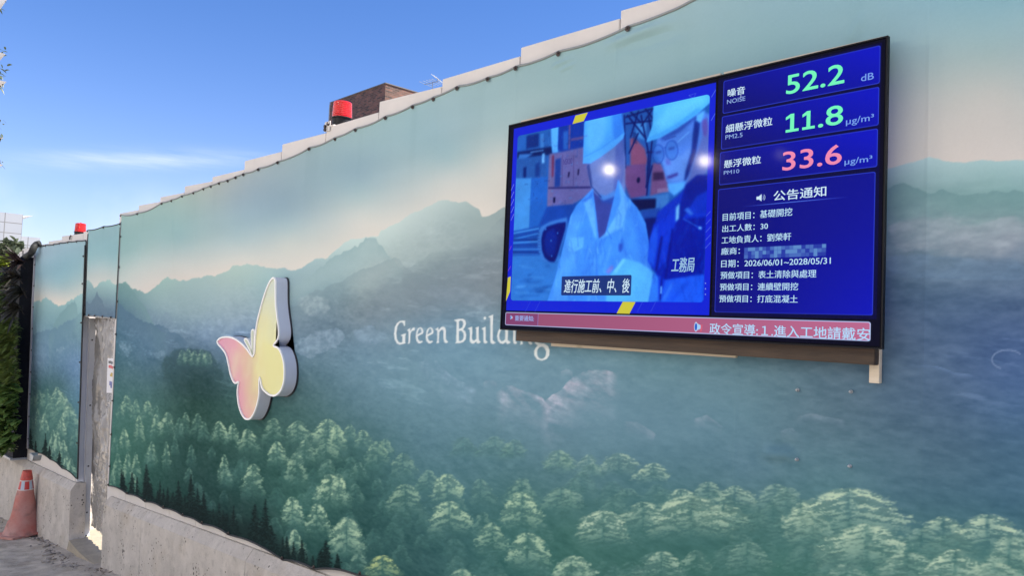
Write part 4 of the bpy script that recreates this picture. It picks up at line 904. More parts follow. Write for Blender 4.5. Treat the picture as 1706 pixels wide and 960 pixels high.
# ================================================================ traffic cone
def cone():
    g0 = onground(37, 893); s = 1.0
    top = at(37, 778, g0.y); Hc = top.z-g0.z
    t = thing('traffic_cone', (g0.x, g0.y, gz(g0.x)), 'faded scuffed red traffic cone with a taped top in front of the concrete kerb', 'cone')
    c = (g0.x, g0.y, gz(g0.x)); R0 = Hc*.235; R1 = Hc*.055; zb1 = .055
    M_c = mat('scuffed faded red rubber', (.46, .12, .085), .66, col2=(.52, .31, .26), vscale=3.2, bump=.25, bscale=30)
    M_ct = mat('torn red tape', (.52, .07, .05), .45, var=.3, vscale=18, bump=.5, bscale=25)
    tm = M_c.node_tree; P = tm.nodes['Principled BSDF']
    src = P.inputs['Base Color'].links[0].from_socket
    n = tm.nodes.new('ShaderNodeTexNoise'); n.inputs['Scale'].default_value = 9; n.inputs['Detail'].default_value = 8
    r = tm.nodes.new('ShaderNodeMapRange'); r.inputs['From Min'].default_value = .55; r.inputs['From Max'].default_value = .7; r.inputs['To Max'].default_value = .55
    mx = tm.nodes.new('ShaderNodeMixRGB'); mx.inputs['Color2'].default_value = (.20, .11, .09, 1)
    tm.links.new([q for q in tm.nodes if q.type == 'TEX_COORD'][0].outputs['Object'], n.inputs['Vector']); tm.links.new(n.outputs['Fac'], r.inputs['Value']); tm.links.new(r.outputs[0], mx.inputs['Fac']); tm.links.new(src, mx.inputs['Color1']); tm.links.new(mx.outputs[0], P.inputs['Base Color'])
    # flexible square foot with curled corners
    mb = MB(); hw = R0*1.32; n_ = 14; rings = []
    for i in range(n_*4):
        a = i/(n_*4)*math.tau+.32; k = max(abs(math.cos(a-.32)), abs(math.sin(a-.32))); rr = hw/k*(1-.06*(1/k-1))
        dz = .012*math.sin(a*2+1)+.010*math.sin(a*3)
        rings.append((c[0]+rr*math.cos(a), c[1]+rr*math.sin(a), dz))
    lo = [mb.bm.verts.new((x, y, gz(x)+max(0, dz)+.002)) for x, y, dz in rings]; hi = [mb.bm.verts.new((x, y, gz(x)+max(0, dz)+.03)) for x, y, dz in rings]
    inn = [mb.bm.verts.new((c[0]+(x-c[0])*.72, c[1]+(y-c[1])*.72, gz(c[0])+.045)) for x, y, dz in rings]
    N = len(lo); mb.bm.faces.new(lo[::-1]); mb.bm.faces.new(inn)
    for i in range(N):
        j = (i+1) % N; mb.bm.faces.new((lo[i], lo[j], hi[j], hi[i])); mb.bm.faces.new((hi[i], hi[j], inn[j], inn[i]))
    mb.build('cone_foot', M_c, t, True, 50)
    def shell(z0, z1, nm, m, off=0, dent=.012, n=40, closed=False, rows=24, par=None):
        mb = MB(); rings = []
        for i in range(rows+1):
            z = z0+(z1-z0)*i/rows; f = z/Hc; r = R0+(R1-R0)*f+(.02*max(0, 1-f*8)); r += off
            if f > .26: r *= 1.0
            else: r *= 1.05
            ring = []
            for k in range(n):
                a = k*math.tau/n; d = dent*(math.sin(3*a+f*9)+.6*math.sin(5*a-f*14))*(1-f)*.6
                ring.append(mb.bm.verts.new((c[0]+(r+d)*math.cos(a)+.02*f*f, c[1]+(r+d)*math.sin(a), c[2]+z)))
            rings.append(ring)
        for A, B_ in zip(rings, rings[1:]):
            for k in range(n): mb.bm.faces.new((A[k], A[(k+1) % n], B_[(k+1) % n], B_[k]))
        mb.bm.faces.new(rings[-1])
        if closed: mb.bm.faces.new(rings[0][::-1])
        return mb.build(nm, m, par or t, True, 40)
    shell(.03, Hc*.95, 'cone_body', M_c)
    # reflective band: red and silver squares
    mband = bpy.data.materials.new('red and silver band'); mband.use_nodes = True; tt = mband.node_tree; Pb = tt.nodes['Principled BSDF']
    co = tt.nodes.new('ShaderNodeTexCoord'); sp = tt.nodes.new('ShaderNodeSeparateXYZ'); at2 = tt.nodes.new('ShaderNodeMath'); at2.operation = 'ARCTAN2'
    tt.links.new(co.outputs['Object'], sp.inputs[0]); tt.links.new(sp.outputs['Y'], at2.inputs[0]); tt.links.new(sp.outputs['X'], at2.inputs[1])
    w = tt.nodes.new('ShaderNodeMath'); w.operation = 'MULTIPLY_ADD'; w.inputs[1].default_value = 6/math.tau; w.inputs[2].default_value = 10.33; tt.links.new(at2.outputs[0], w.inputs[0])
    fr = tt.nodes.new('ShaderNodeMath'); fr.operation = 'FRACT'; tt.links.new(w.outputs[0], fr.inputs[0])
    gt = tt.nodes.new('ShaderNodeMath'); gt.operation = 'GREATER_THAN'; gt.inputs[1].default_value = .55; tt.links.new(fr.outputs[0], gt.inputs[0])
    mxb = tt.nodes.new('ShaderNodeMixRGB'); mxb.inputs['Color1'].default_value = (.50, .035, .03, 1); mxb.inputs['Color2'].default_value = (.46, .52, .58, 1); tt.links.new(gt.outputs[0], mxb.inputs['Fac'])
    nn = tt.nodes.new('ShaderNodeTexNoise'); nn.inputs['Scale'].default_value = 14; nn.inputs['Detail'].default_value = 6; tt.links.new(co.outputs['Object'], nn.inputs['Vector'])
    rr = tt.nodes.new('ShaderNodeMapRange'); rr.inputs['From Min'].default_value = .52; rr.inputs['From Max'].default_value = .62; rr.inputs['To Max'].default_value = .55; tt.links.new(nn.outputs['Fac'], rr.inputs['Value'])
    mxc = tt.nodes.new('ShaderNodeMixRGB'); mxc.inputs['Color2'].default_value = (.30, .18, .16, 1); tt.links.new(rr.outputs[0], mxc.inputs['Fac']); tt.links.new(mxb.outputs[0], mxc.inputs['Color1']); tt.links.new(mxc.outputs[0], Pb.inputs['Base Color']); Pb.inputs['Roughness'].default_value = .3
    bd = shell(Hc*.715, Hc*.855, 'reflective_band', mband, .003, 0)
    wh = mat('white band edge', (.6, .56, .52), .5)
    shell(Hc*.712, Hc*.724, 'band_edge', wh, .0045, 0, rows=2, par=bd); shell(Hc*.846, Hc*.858, 'band_edge', wh, .0045, 0, rows=2, par=bd)
    shell(Hc*.862, Hc*1.0, 'taped_top', M_ct, .006, .035, closed=True)
cone()

# ================================================================ planted wall at the left
M_felt = mat('black planting felt', (.008, .009, .013), .95, var=.4, vscale=20)
XW = -12.62
pw = thing('planting_wall', (-15, -.08, gz(-15)), 'black felt backing board of the planted wall beside the mural', 'planting wall')
ztop = at(44, 426, -.17).z
lean(MB().hexa([(-21.5, -.17, ctop(-21.5)+.03), (XW, -.17, ctop(XW)+.03), (XW, .10, ctop(XW)+.03), (-21.5, .10, ctop(-21.5)+.03)], [(-21.5, -.17, ztop-.9), (XW, -.17, ztop), (XW, .10, ztop), (-21.5, .10, ztop-.9)])).build('felt_board', M_felt, pw)
lean(MB().hexa([(-21.5, -.20, ctop(-21.5)+.004), (XW, -.20, ctop(XW)+.004), (XW, .10, ctop(XW)+.004), (-21.5, .10, ctop(-21.5)+.004)], [(-21.5, -.20, ctop(-21.5)+.034), (XW, -.20, ctop(XW)+.034), (XW, .10, ctop(XW)+.034), (-21.5, .10, ctop(-21.5)+.034)])).build('bottom_tray', M_galv, pw)
def foliage(pts, rnd, shape, size, droop=.3, aim=None, fold=.25):
    """many single leaves as one plant; pts: leaf bases"""
    mb = MB(); bm = mb.bm
    for p in pts:
        p = Vector(p); L_ = size*rnd.uniform(.6, 1.2)
        d = (aim(p) if aim else Vector((rnd.uniform(-.6, .9), -1, rnd.uniform(-.2, .9))))+Vector((rnd.uniform(-.7, .7), rnd.uniform(-.4, .3), rnd.uniform(-.5, .5))); d.normalize()
        sd = d.cross(Vector((rnd.uniform(-.4, .4), rnd.uniform(-.4, .4), 1))).normalized(); up = sd.cross(d)
        prev = None; wmax = L_*shape
        for k in range(5):
            t = k/4; q = p+d*L_*t+Vector((0, 0, -1))*droop*L_*t*t; w = wmax*(math.sin(math.pi*min(1, .12+t*.88))**.8)*.5
            if k == 4: w = 0
            a, m_, b = q-sd*w+up*w*fold, q, q+sd*w+up*w*fold
            row = [bm.verts.new(v) for v in (a, m_, b)] if w > 0 else [bm.verts.new(q)]
            if prev:
                if len(row) == 3:
                    bm.faces.new((prev[0], prev[1], row[1], row[0])); bm.faces.new((prev[1], prev[2], row[2], row[1]))
                else:
                    bm.faces.new((prev[0], prev[1], row[0])); bm.faces.new((prev[1], prev[2], row[0]))
            prev = row
    return mb
def leaf_mat(name, a, b, rough=.45):
    m = mat(name, a, rough, col2=b, vscale=9); t = m.node_tree; P = t.nodes['Principled BSDF']
    tr = t.nodes.new('ShaderNodeBsdfTranslucent'); mx = t.nodes.new('ShaderNodeMixShader'); mx.inputs['Fac'].default_value = .28
    t.links.new(P.inputs['Base Color'].links[0].from_socket, tr.inputs['Color']); o = t.nodes['Material Output']
    t.links.new(P.outputs[0], mx.inputs[1]); t.links.new(tr.outputs[0], mx.inputs[2]); t.links.new(mx.outputs[0], o.inputs['Surface']); return m
M_lf_dark = leaf_mat('dark bronze leaf', (.022, .022, .020), (.060, .055, .040))
M_lf_brz = leaf_mat('purple black leaf', (.020, .014, .016), (.045, .028, .026))
M_lf_fern = leaf_mat('fern frond', (.09, .15, .03), (.24, .29, .07))
M_lf_green = leaf_mat('glossy green leaf', (.07, .14, .035), (.21, .31, .09), .28)
M_lf_yel = leaf_mat('yellow green leaf', (.10, .17, .02), (.30, .36, .05))
rnd = random.Random(11)
def clump(px, py, rpx, n, size, m, name, label, shape, droop, group, depth=.22, star=False, anis=1.0):
    c = at(px, py, -.30); sc = (at(px+10, py, -.30)-c).length/10; R = rpx*sc*.36
    # size of the picture radius in metres across the line of sight
    d_ = (c-EYE).length; R = rpx*d_/FPX
    pts = []
    for _ in range(n):
        if star: pts.append((c.x+rnd.gauss(0, R*.12), -.20+rnd.uniform(-.05, .02), c.z+rnd.gauss(0, R*.12)))
        else:
            a, q = rnd.uniform(0, math.tau), math.sqrt(rnd.random())
            pts.append((c.x+R*1.5*q*math.cos(a), -.19-rnd.random()*depth, c.z+anis*R*q*math.sin(a)))
    aim = (lambda p: Vector((rnd.uniform(-1, 1), -.9, rnd.uniform(-.5, 1.1)))) if star else None
    mb = foliage(pts, rnd, shape, size, droop, aim)
    t = thing(name, (c.x, -.18, c.z-R*.6), label, 'plant', group)
    mb.build('leaves', m, t)
    st = MB()
    for _ in range(3): st.tube([(c.x+rnd.uniform(-.03, .03), -.168, c.z-R*.5), (c.x+rnd.uniform(-.06, .06), -.22, c.z), (c.x+rnd.uniform(-.12, .12), -.27, c.z+R*.4)], .006, 5)
    st.build('stem', M_lf_brz, t)
g1 = 'plants on the planted wall'
clump(24, 438, 15, 46, .34, M_lf_brz, 'spiky_plant', 'purple black spiky plant topmost on the dark part of the planted wall', .10, .15, g1, star=True)
clump(20, 462, 16, 52, .34, M_lf_dark, 'spiky_plant', 'dark green strappy plant just below the topmost purple one', .13, .35, g1, star=True)
clump(27, 486, 17, 54, .36, M_lf_dark, 'spiky_plant', 'dark bronze spiky plant third from the top with pale leaf edges', .12, .35, g1, star=True)
clump(22, 514, 16, 50, .34, M_lf_dark, 'spiky_plant', 'dark drooping spiky plant directly above the feathery ferns', .12, .5, g1, star=True)
clump(4, 440, 9, 120, .16, M_lf_yel, 'shrub', 'sunlit yellow green leafy shrub at the top of the planted wall', .5, .2, g1)
clump(2, 470, 13, 220, .12, M_lf_green, 'shrub', 'mid green leafy shrub under the yellow one at the picture edge', .5, .3, g1)
clump(0, 505, 12, 160, .12, M_lf_green, 'shrub', 'dim green shrub beside the drooping dark spikes', .5, .3, g1)
clump(15, 553, 22, 900, .15, M_lf_fern, 'fern', 'upper bright feathery fern mound on the planted wall', .16, .5, g1, .30)
clump(14, 590, 22, 900, .15, M_lf_fern, 'fern', 'lower feathery fern mound in the middle of the planted wall', .16, .6, g1, .30)
clump(16, 628, 21, 620, .13, M_lf_fern, 'fern', 'thinner fern just above the broad leaved climber', .2, .5, g1, .26)
clump(17, 662, 19, 190, .18, M_lf_green, 'climber', 'broad leaved green climber below the ferns', .55, .4, g1, .22)
clump(14, 700, 18, 170, .18, M_lf_green, 'climber', 'broad leaved climber halfway between ferns and kerb', .55, .45, g1, .22)
clump(12, 735, 17, 150, .17, M_lf_green, 'climber', 'lowest leafy climber hanging above the grey tray', .55, .5, g1, .2)
# downpipe between planted wall and mural, gutter end at its foot
def wp(px, py, Y): p = at(px, py, Y); return (p.x, Y, p.z)
M_pipe = mat('grey plastic pipe', (.035, .036, .034), .6, var=.2, vscale=6, spec=.2)
tag(MB().tube([wp(42, 428, -.10), wp(50, 424, -.12), wp(54, 418, -.12), wp(57, 411, -.10), wp(61, 407, -.06), wp(66, 406, -.03)], .045, 12).build('drain_pipe', M_pipe, None, True), 'bent grey drain pipe hooked over the mural corner above the planted wall', 'pipe')
gu = MB(); A = at(60, 757, -.20)
prof = []
for k in range(13):
    a = math.pi+math.pi*k/12; prof.append((A.x+.11*math.cos(a), A.z+.085*math.sin(a)))
for k in range(12, -1, -1):
    a = math.pi+math.pi*k/12; prof.append((A.x+.098*math.cos(a), A.z+.073*math.sin(a)))
gu.prism(prof, 'y', -.24, -.16)
gt_ = thing('gutter_end', (A.x, -.18, A.z-.08), 'half round grey gutter piece at the foot of the planted wall', 'gutter')
gu.build('gutter_shell', mat('grey gutter', (.30, .31, .31), .45), gt_, True, 40)
endc = MB(); endc.prism([(A.x+.104*math.cos(math.pi+math.pi*k/12), A.z+.079*math.sin(math.pi+math.pi*k/12)) for k in range(13)], 'y', -.248, -.242); endc.build('end_cap', mat('gutter cap', (.36, .37, .37), .45), gt_)

# ================================================================ rubble and litter along the kerb
def rubble():
    r = random.Random(5); mb = MB()
    for _ in range(300):
        x = r.uniform(-14.5, -6.2) if r.random() < .8 else r.uniform(-12, -9.0); y = -.085-abs(r.gauss(0, .10)) if r.random() < .85 else -.1-r.random()*1.6
        if -10.0 < x < -8.5: y -= .10
        s = abs(r.gauss(0, .011))+.004
        if r.random() < .07: s *= 2.2
        if y < -.4: s *= .6
        bmesh.ops.create_icosphere(mb.bm, subdivisions=1, radius=1, matrix=Matrix.Translation((x, y, gz(x)+s*.3)) @ Matrix.Rotation(r.uniform(0, 6), 4, 'Z') @ Matrix.Diagonal((s*r.uniform(.7, 1.8), s*r.uniform(.6, 1.3), s*r.uniform(.4, .9), 1)))
    for v in mb.bm.verts: v.co += Vector((r.gauss(0, .002), r.gauss(0, .002), r.gauss(0, .0015)))
    tag(mb.build('rubble', mat('rubble stone', (.20, .175, .145), .9, col2=(.48, .43, .37), vscale=6)), 'loose stones and crumbs along the foot of the concrete kerb', 'rubble', kind='stuff')
    mb = MB()
    for _ in range(120):
        x = r.uniform(-14.0, -6.5); y = -.09-abs(r.gauss(0, .06)); 
        if -10.0 < x < -8.5: y -= .10
        s = r.uniform(.012, .03); a = r.uniform(0, 6); u = Vector((math.cos(a), math.sin(a), r.uniform(-.2, .5)))*s; w = Vector((-math.sin(a), math.cos(a), r.uniform(-.2, .2)))*s*.4; p = Vector((x, y, gz(x)+.012))
        mb.bm.faces.new([mb.bm.verts.new(q) for q in (p-u, p-w, p+u+Vector((0, 0, .004)), p+w)])
    tag(mb.build('leaf_litter', mat('dry leaves', (.04, .028, .018), .8, col2=(.14, .09, .05), vscale=30)), 'dark dry leaf litter gathered along the kerb', 'leaf litter', kind='stuff')
rubble()
# ================================================================ the display screen
YS = -.12
S0, S1 = at(842, 378.5, YS).x, at(1472.5, 321, YS).x
_zb = at(1150, 564.3, YS).z; 
SX0, SX1, SZ0, SZ1 = -2.541, -.8665, 1.65-.026, 1.65+.9215
RW, RH = 1000, 566
def sc(px, py):                                  # picture point -> raster column, row on the screen
    p = at(px, py, YS); return ((p.x-SX0)/(SX1-SX0)*(RW-1), (SZ1-p.z)/(SZ1-SZ0)*(RH-1))
def scl(l, off=None, s=1): return [sc(*q) for q in (z2p(l, off, s) if off else l)]
def paint_screen():
    img = np.zeros((RH, RW, 3), np.float32); img[:] = (5, 5, 30)
    yy, xx = np.mgrid[0:RH, 0:RW].astype(np.float32)
    Zl = ((842, 511), 4.739)
    # left frame, bright blue
    x0 = sc(858, 300)[0]*0+sc(857, 216)[0]; x1 = sc(1195, 140)[0]; y0 = sc(860, 214)[1]; y1 = sc(842, 517)[1]
    x0 = (sc(857, 216)[0]+sc(843, 515)[0])/2; x1 = (sc(1195, 140)[0]+sc(1180, 525)[0])/2; y0 = (sc(857, 213)[1]+sc(1195, 139)[1])/2; y1 = (sc(842, 517)[1]+sc(1180, 527)[1])/2
    fill(img, [(x0, y0), (x1, y0), (x1, y1), (x0, y1)], (16, 34, 214))
    yel = (206, 200, 62)
    fill(img, scl([(959,192.5),(979.6,187.3),(972.6,201.8),(954,206.7)]), yel); fill(img, scl([(1037.9,503),(1059.2,503.6),(1048.8,523.6),(1027.5,522.9)]), yel)
    fill(img, scl([(846.3,463),(851,461),(850,486),(843,503)]), yel)
    for i in range(5):
        a = 307+i*12.4; line(img, sc(851.5, a+11), sc(856.5, a), 1.2, (150, 170, 245)); line(img, sc(1175.5, 352+i*13+10), sc(1184.5, 352+i*13), 1.0, (90, 120, 240))
    line(img, sc(849, 418), sc(852, 410), 1.0, (200, 90, 190)); line(img, sc(846.5, 452), sc(851, 444), 1.0, (200, 90, 190))
    for a in (875, 891, 1062, 1084): line(img, sc(a, 520.5), sc(a+9, 503), .8, (70, 95, 240))
    line(img, sc(1185.5, 162), sc(1195, 146), 1.0, (110, 140, 250)); line(img, sc(1185, 201), sc(1193, 187), 1.0, (110, 140, 250))
    tri = scl([(1147.7,159),(1160,155.5),(1155.5,163.5)])
    for i in range(3): line(img, tri[i], tri[(i+1) % 3], .8, (80, 110, 240))
    for i in range(3): q = sc(1175.6, 472.5+i*9.2); fill(img, [(q[0]-1.2, q[1]-1.2), (q[0]+1.2, q[1]-1.2), (q[0]+1.2, q[1]+1.2), (q[0]-1.2, q[1]+1.2)], (150, 170, 240))
    # ---- the film still
    vid = np.zeros_like(img); vid[:] = (52, 98, 180)
    Z5 = lambda l: scl(l, (850, 170), 3.84); Z6 = lambda l: scl(l, (1010, 140), 3.695); Z7 = lambda l: scl(l, (850, 370), 5.05); Z8 = lambda l: scl(l, (1010, 370), 5.053)
    F = lambda p, c, s=1.0, a=1.0: fill(vid, p, c, s, a)
    F(Z5([(0,180),(265,150),(265,500),(0,520)]), (58, 102, 182)); F(Z5([(105,215),(185,200),(182,285),(103,300)]), (28, 55, 135), 2); F(Z5([(195,205),(215,200),(215,300),(195,305)]), (85, 130, 205), 1)
    F(Z5([(262,165),(312,152),(306,325),(265,325)]), (118, 178, 250), 2); F(Z5([(312,150),(480,110),(480,300),(330,330),(306,300)]), (32, 62, 165), 2)
    F(Z5([(340,190),(372,182),(370,300),(340,305)]), (60, 100, 190), 2); F(Z5([(376,140),(388,138),(384,300),(373,302)]), (132, 82, 140), 1)
    F(Z5([(388,235),(470,220),(470,234),(388,248)]), (150, 84, 130), 2)
    F(Z5([(45,320),(265,285),(270,335),(45,365)]), (24, 42, 108), 2); F(Z5([(60,335),(150,330),(80,375),(50,372)]), (80, 120, 195), 2)
    F(Z5([(45,365),(230,345),(235,480),(40,490)]), (60, 95, 168), 3); F(Z5([(85,420),(105,415),(102,485),(84,488)]), (24, 46, 120), 2); F(Z5([(205,330),(222,328),(220,390),(203,392)]), (150, 185, 240), 2); F(Z5([(160,400),(190,380),(190,480),(160,482)]), (38, 66, 145), 3)
    F(Z5([(130,318),(215,305),(215,312),(130,326)]), (150, 180, 235), 1, .7)
    F(Z5([(28,490),(137,488),(122,835),(15,835)]), (92, 146, 216), 1.5); F(Z5([(137,490),(245,478),(238,780),(122,832)]), (52, 104, 196), 1.5)
    F(Z5([(240,660),(430,640),(380,770),(180,800)]), (38, 76, 172), 3)
    F(Z5([(252,335),(470,288),(545,320),(530,580),(400,655),(238,668)]), (136, 102, 158), 1.5); F(Z5([(252,335),(280,330),(270,660),(238,668)]), (148, 106, 152), 1.5)
    F(Z5([(244,545),(525,540),(525,553),(244,556)]), (72, 52, 118), 1); F(Z5([(290,368),(326,358),(320,540),(285,546)]), (48, 70, 156), 1.5); F(Z5([(268,345),(282,340),(278,470),(266,490)]), (150, 52, 84), 1.5)
    for xa in (332, 405): F(Z5([(xa,340),(xa+4,338),(xa+2,540),(xa-2,542)]), (110, 72, 126), 1)
    F(Z5([(372,448),(384,446),(378,482),(368,482)]), (60, 40, 90), 1); F(Z5([(433,430),(444,428),(440,468),(430,468)]), (60, 40, 90), 1); F(Z5([(276,612),(290,610),(288,645),(276,645)]), (40, 30, 80), 1)
    # crawler and pipes
    gy = scl([(850,430),(1010,430),(1010,505),(850,505)])
    F(Z7([(-10,280),(420,280),(420,670),(-10,670)]), (72, 124, 204), 2)
    for k in range(26):
        r = random.Random(k); xx0 = r.uniform(0, 300); y_ = r.uniform(330, 640); F(Z7([(xx0,y_),(xx0+r.uniform(40,160),y_-r.uniform(-8,20)),(xx0+r.uniform(30,150),y_+10),(xx0+5,y_+9)]), r.choice([(50,96,180),(112,160,228),(44,84,160)]), 2, .55)
    F(Z7([(20,80),(240,35),(245,280),(20,280)]), (44, 84, 172), 2)
    for (ya, yb, c) in ((98,55,(96,150,225)),(125,80,(40,76,168)),(150,95,(80,132,214)),(150,150,(30,60,140)),(178,165,(92,146,222)),(200,195,(38,72,160)),(232,230,(80,130,212)),(255,258,(34,64,150)),(272,275,(60,104,190))):
        p, q = Z7([(20, ya), (243, yb)]); line(vid, p, q, 4, c, 1)
    F(Z7([(232,150),(240,85),(262,40),(330,0),(480,-40),(480,60),(405,290),(385,335),(335,345),(285,330),(250,280),(233,220)]), (84, 124, 206), 1.5)
    F(Z7([(262,150),(275,85),(310,40),(400,10),(470,0),(465,60),(400,280),(375,338),(330,335),(290,300),(268,240)]), (16, 30, 122), 2)
    F(Z7([(285,150),(310,80),(370,50),(400,150),(370,290),(320,290),(290,230)]), (26, 46, 150), 4)
    for q in ((345,158),(400,95),(350,288),(300,62)): p = Z7([q])[0]; F([(p[0]-2,p[1]-2),(p[0]+2,p[1]-2),(p[0]+2,p[1]+2),(p[0]-2,p[1]+2)], (110,150,225), 1)
    for k in range(8): 
        a = k/8; p = Z7([(236+8*a, 90+25*k)])[0]; line(vid, (p[0]-2, p[1]), (p[0]+6, p[1]+1), 1.2, (30,50,120), .6)
    # right side of the background: crane mast and machine
    F(Z6([(95,150),(300,120),(300,700),(95,700)]), (58, 96, 178), 2); F(Z6([(180,240),(250,215),(245,345),(190,330)]), (96, 148, 220), 3)
    F(Z6([(148,335),(175,330),(240,400),(255,470),(245,505),(150,505)]), (176, 82, 112), 2); F(Z6([(108,505),(245,492),(252,690),(150,705),(108,600)]), (146, 76, 130), 2); F(Z6([(285,490),(330,478),(372,560),(395,650),(270,695)]), (152, 84, 128), 2)
    F(Z6([(290,545),(355,540),(360,590),(290,595)]), (84, 44, 88), 2); F(Z6([(315,645),(385,640),(388,665),(315,672)]), (176, 112, 150), 1)
    p = Z6([(199,592)])[0]; F([(p[0]+5*math.cos(k/10*math.tau), p[1]+7*math.sin(k/10*math.tau)) for k in range(10)], (34, 24, 80), 1)
    for a, b in (((112,190),(120,520)),((118,205),(290,150)),((118,245),(290,225)),((130,190),(240,330)),((200,165),(150,330)),((290,150),(215,260)),((215,190),(262,430)),((262,200),(285,330)),((285,330),(250,690)),((262,430),(250,640)),((250,420),(300,420)),((150,170),(215,240)),((240,150),(290,215)),((140,430),(200,300)),((285,500),(245,640))):
        p, q = Z6([a, b]); line(vid, p, q, 4.2, (26, 34, 112), .8)
    for k in range(5): p, q = Z6([(165, 300+k*14), (190, 312+k*13)]); line(vid, p, q, 2, (30,40,110), .5)
    F(Z6([(200,705),(390,670),(380,760),(230,790)]), (88, 128, 200), 3); F(Z6([(150,712),(308,705),(305,768),(190,782)]), (20, 28, 88), 2); F(Z6([(215,780),(330,765),(320,830),(225,840)]), (50, 78, 168), 2); F(Z6([(235,830),(320,820),(270,1000),(250,1000)]), (24, 34, 120), 2)
    # the worker on the left
    F(scl([(978,275),(984,310),(994,332),(1004,346),(1030,345),(1042,318),(1042,262),(1036,232),(1000,250)]), (140, 130, 192), 1.5)
    F(scl([(1026,240),(1041,225),(1040,290),(1030,330),(1022,332)]), (104, 100, 180), 3, .8)
    F(Z5([(528,570),(560,600),(640,640),(700,600),(705,720),(660,800),(600,862),(565,880),(530,720)]), (84, 76, 158), 2)
    F(Z5([(560,590),(600,612),(660,600),(690,560),(700,600),(690,680),(640,650),(585,640)]), (66, 82, 176), 3); F(Z5([(575,590),(610,600),(655,575),(690,555),(680,600),(600,632),(577,618)]), (104, 136, 215), 2)
    line(vid, *Z5([(497,410),(520,540)]), 3, (40, 50, 120), 1); line(vid, *Z5([(520,540),(585,612)]), 2.5, (46, 58, 132), 1)
    F(Z5([(490,402),(508,395),(520,470),(530,545),(500,470)]), (84, 80, 150), 2)
    sh = [(988,314),(976,326),(960,343),(950,362),(940,405),(928,455),(916,490),(911,506),(1090,508),(1086,450),(1081,402),(1076,372),(1062,346),(1040,322),(1030,299),(1026,318),(1008,392),(998,398),(993,352)]
    F(scl(sh), (92, 146, 244), 1.2)
    F(Z5([(535,552),(520,600),(545,720),(555,880),(540,860),(490,700),(470,640)]), (126, 174, 252), 2); F(Z5([(535,552),(505,600),(450,640),(480,640),(525,610)]), (78, 122, 224), 2)
    F(Z5([(700,690),(760,640),(720,800),(640,850),(560,890),(610,840)]), (132, 180, 252), 2)
    F(Z6([(78,590),(120,680),(130,740),(95,780),(60,800),(90,720)]), (128, 176, 250), 2)
    for a, b, w, c in (((470,150),(440,640),12,(80,128,230)),((690,140),(640,440),14,(78,126,228)),((640,240),(600,640),10,(84,132,234)),((560,280),(520,640),12,(112,162,250)),((850,200),(790,420),16,(112,162,250)),((720,160),(735,640),5,(76,122,224)),((420,300),(370,600),10,(112,160,250)),((900,60),(760,180),10,(84,132,234))):
        line(vid, *Z7([a, b]), w*.42, c, 3, .75)
    F(Z7([(482,195),(512,132),(622,128),(612,222),(545,258),(488,240)]), (124, 178, 252), 1.5); line(vid, *Z7([(482,198),(545,258)]), 1.4, (74,120,222), .8); line(vid, *Z7([(545,258),(612,224)]), 1.4, (74,120,222), .8)
    line(vid, *Z7([(724,168),(735,640)]), 1.4, (80,126,226), .8)
    r = random.Random(21)
    sm = poly_mask(img.shape, scl(sh), 1); before = vid.copy()
    for k in range(150):
        q = scl([(r.uniform(915, 1090), r.uniform(320, 500))])[0]; ang = r.choice([1.15, 1.35, 1.9, 1.75, 1.5])+r.uniform(-.25, .25); ln = r.uniform(8, 46); dk = r.random()
        line(vid, q, (q[0]+math.cos(ang)*ln, q[1]+math.sin(ang)*ln), r.uniform(1.2, 5), (62, 104, 214) if dk < .5 else (136, 184, 253), r.choice([1, 2, 3]), r.uniform(.25, .7))
    q0 = scl([(1050,340),(1095,420),(1095,510),(1062,510),(1068,430)]); fill(vid, q0, (58, 100, 214), 7, .45); fill(vid, scl([(950,365),(968,350),(960,430),(938,505),(918,505)]), (126, 176, 252), 6, .45)
    M_ = np.zeros(img.shape[:2], np.float32); M_[sm[0], sm[1]] = sm[2]; vid[:] = before*(1-M_[..., None])+vid*M_[..., None]
    p = Z8([(122,215)])[0]; F([(p[0]-6,p[1]-9),(p[0]+6,p[1]-10),(p[0]+6,p[1]+6),(p[0],p[1]+12),(p[0]-6,p[1]+6)], (66, 92, 200), 2)
    # helmet of the left worker
    hm = [(971.2,272.5),(972.4,240),(973.5,205),(980,190),(1000,183),(1034,176),(1037,205),(1040.8,222.5),(1038,231),(1022,246),(1000,262),(984,272)]
    F(scl(hm), (102, 168, 252), 1.2); F(scl([(978,200),(1004,186),(1012,200),(1006,235),(985,255),(977,250)]), (126, 186, 253), 6, .8); F(scl([(1020,186),(1036,185),(1040,223),(1030,236),(1022,230)]), (72, 128, 236), 4, .8)
    F(scl([(971.2,272.5),(973,262),(1000,250),(1022,236),(1038,222),(1041,222.5),(1038,231),(1022,246),(1000,262),(984,272)]), (110, 172, 252), 1.2, .8); line(vid, sc(973, 262), sc(1004, 246), 1.0, (70, 124, 226), .8); line(vid, sc(1004, 246), sc(1038, 220), 1.0, (70, 124, 226), .8)
    # the worker on the right
    F(Z6([(318,320),(440,265),(540,190),(600,170),(650,190),(650,430),(600,560),(500,760),(478,600),(445,640),(392,630),(372,600),(352,500),(300,430)]), (104, 130, 220), 1.5)
    F(Z6([(345,480),(380,440),(470,440),(520,380),(500,560),(470,600),(400,600),(372,580)]), (130, 150, 228), 4, .8)
    F(Z6([(548,200),(585,175),(572,300),(555,420),(510,560),(480,610),(488,540),(525,420),(535,300)]), (40, 54, 146), 2); F(Z6([(500,600),(560,420),(600,300),(650,260),(650,470),(590,600),(500,760),(480,680)]), (120, 112, 186), 3)
    F(Z6([(590,225),(620,205),(632,260),(620,320),(600,320),(590,270)]), (124, 86, 168), 2); F(Z6([(555,190),(610,160),(600,200),(580,240),(552,225)]), (120, 176, 245), 2)
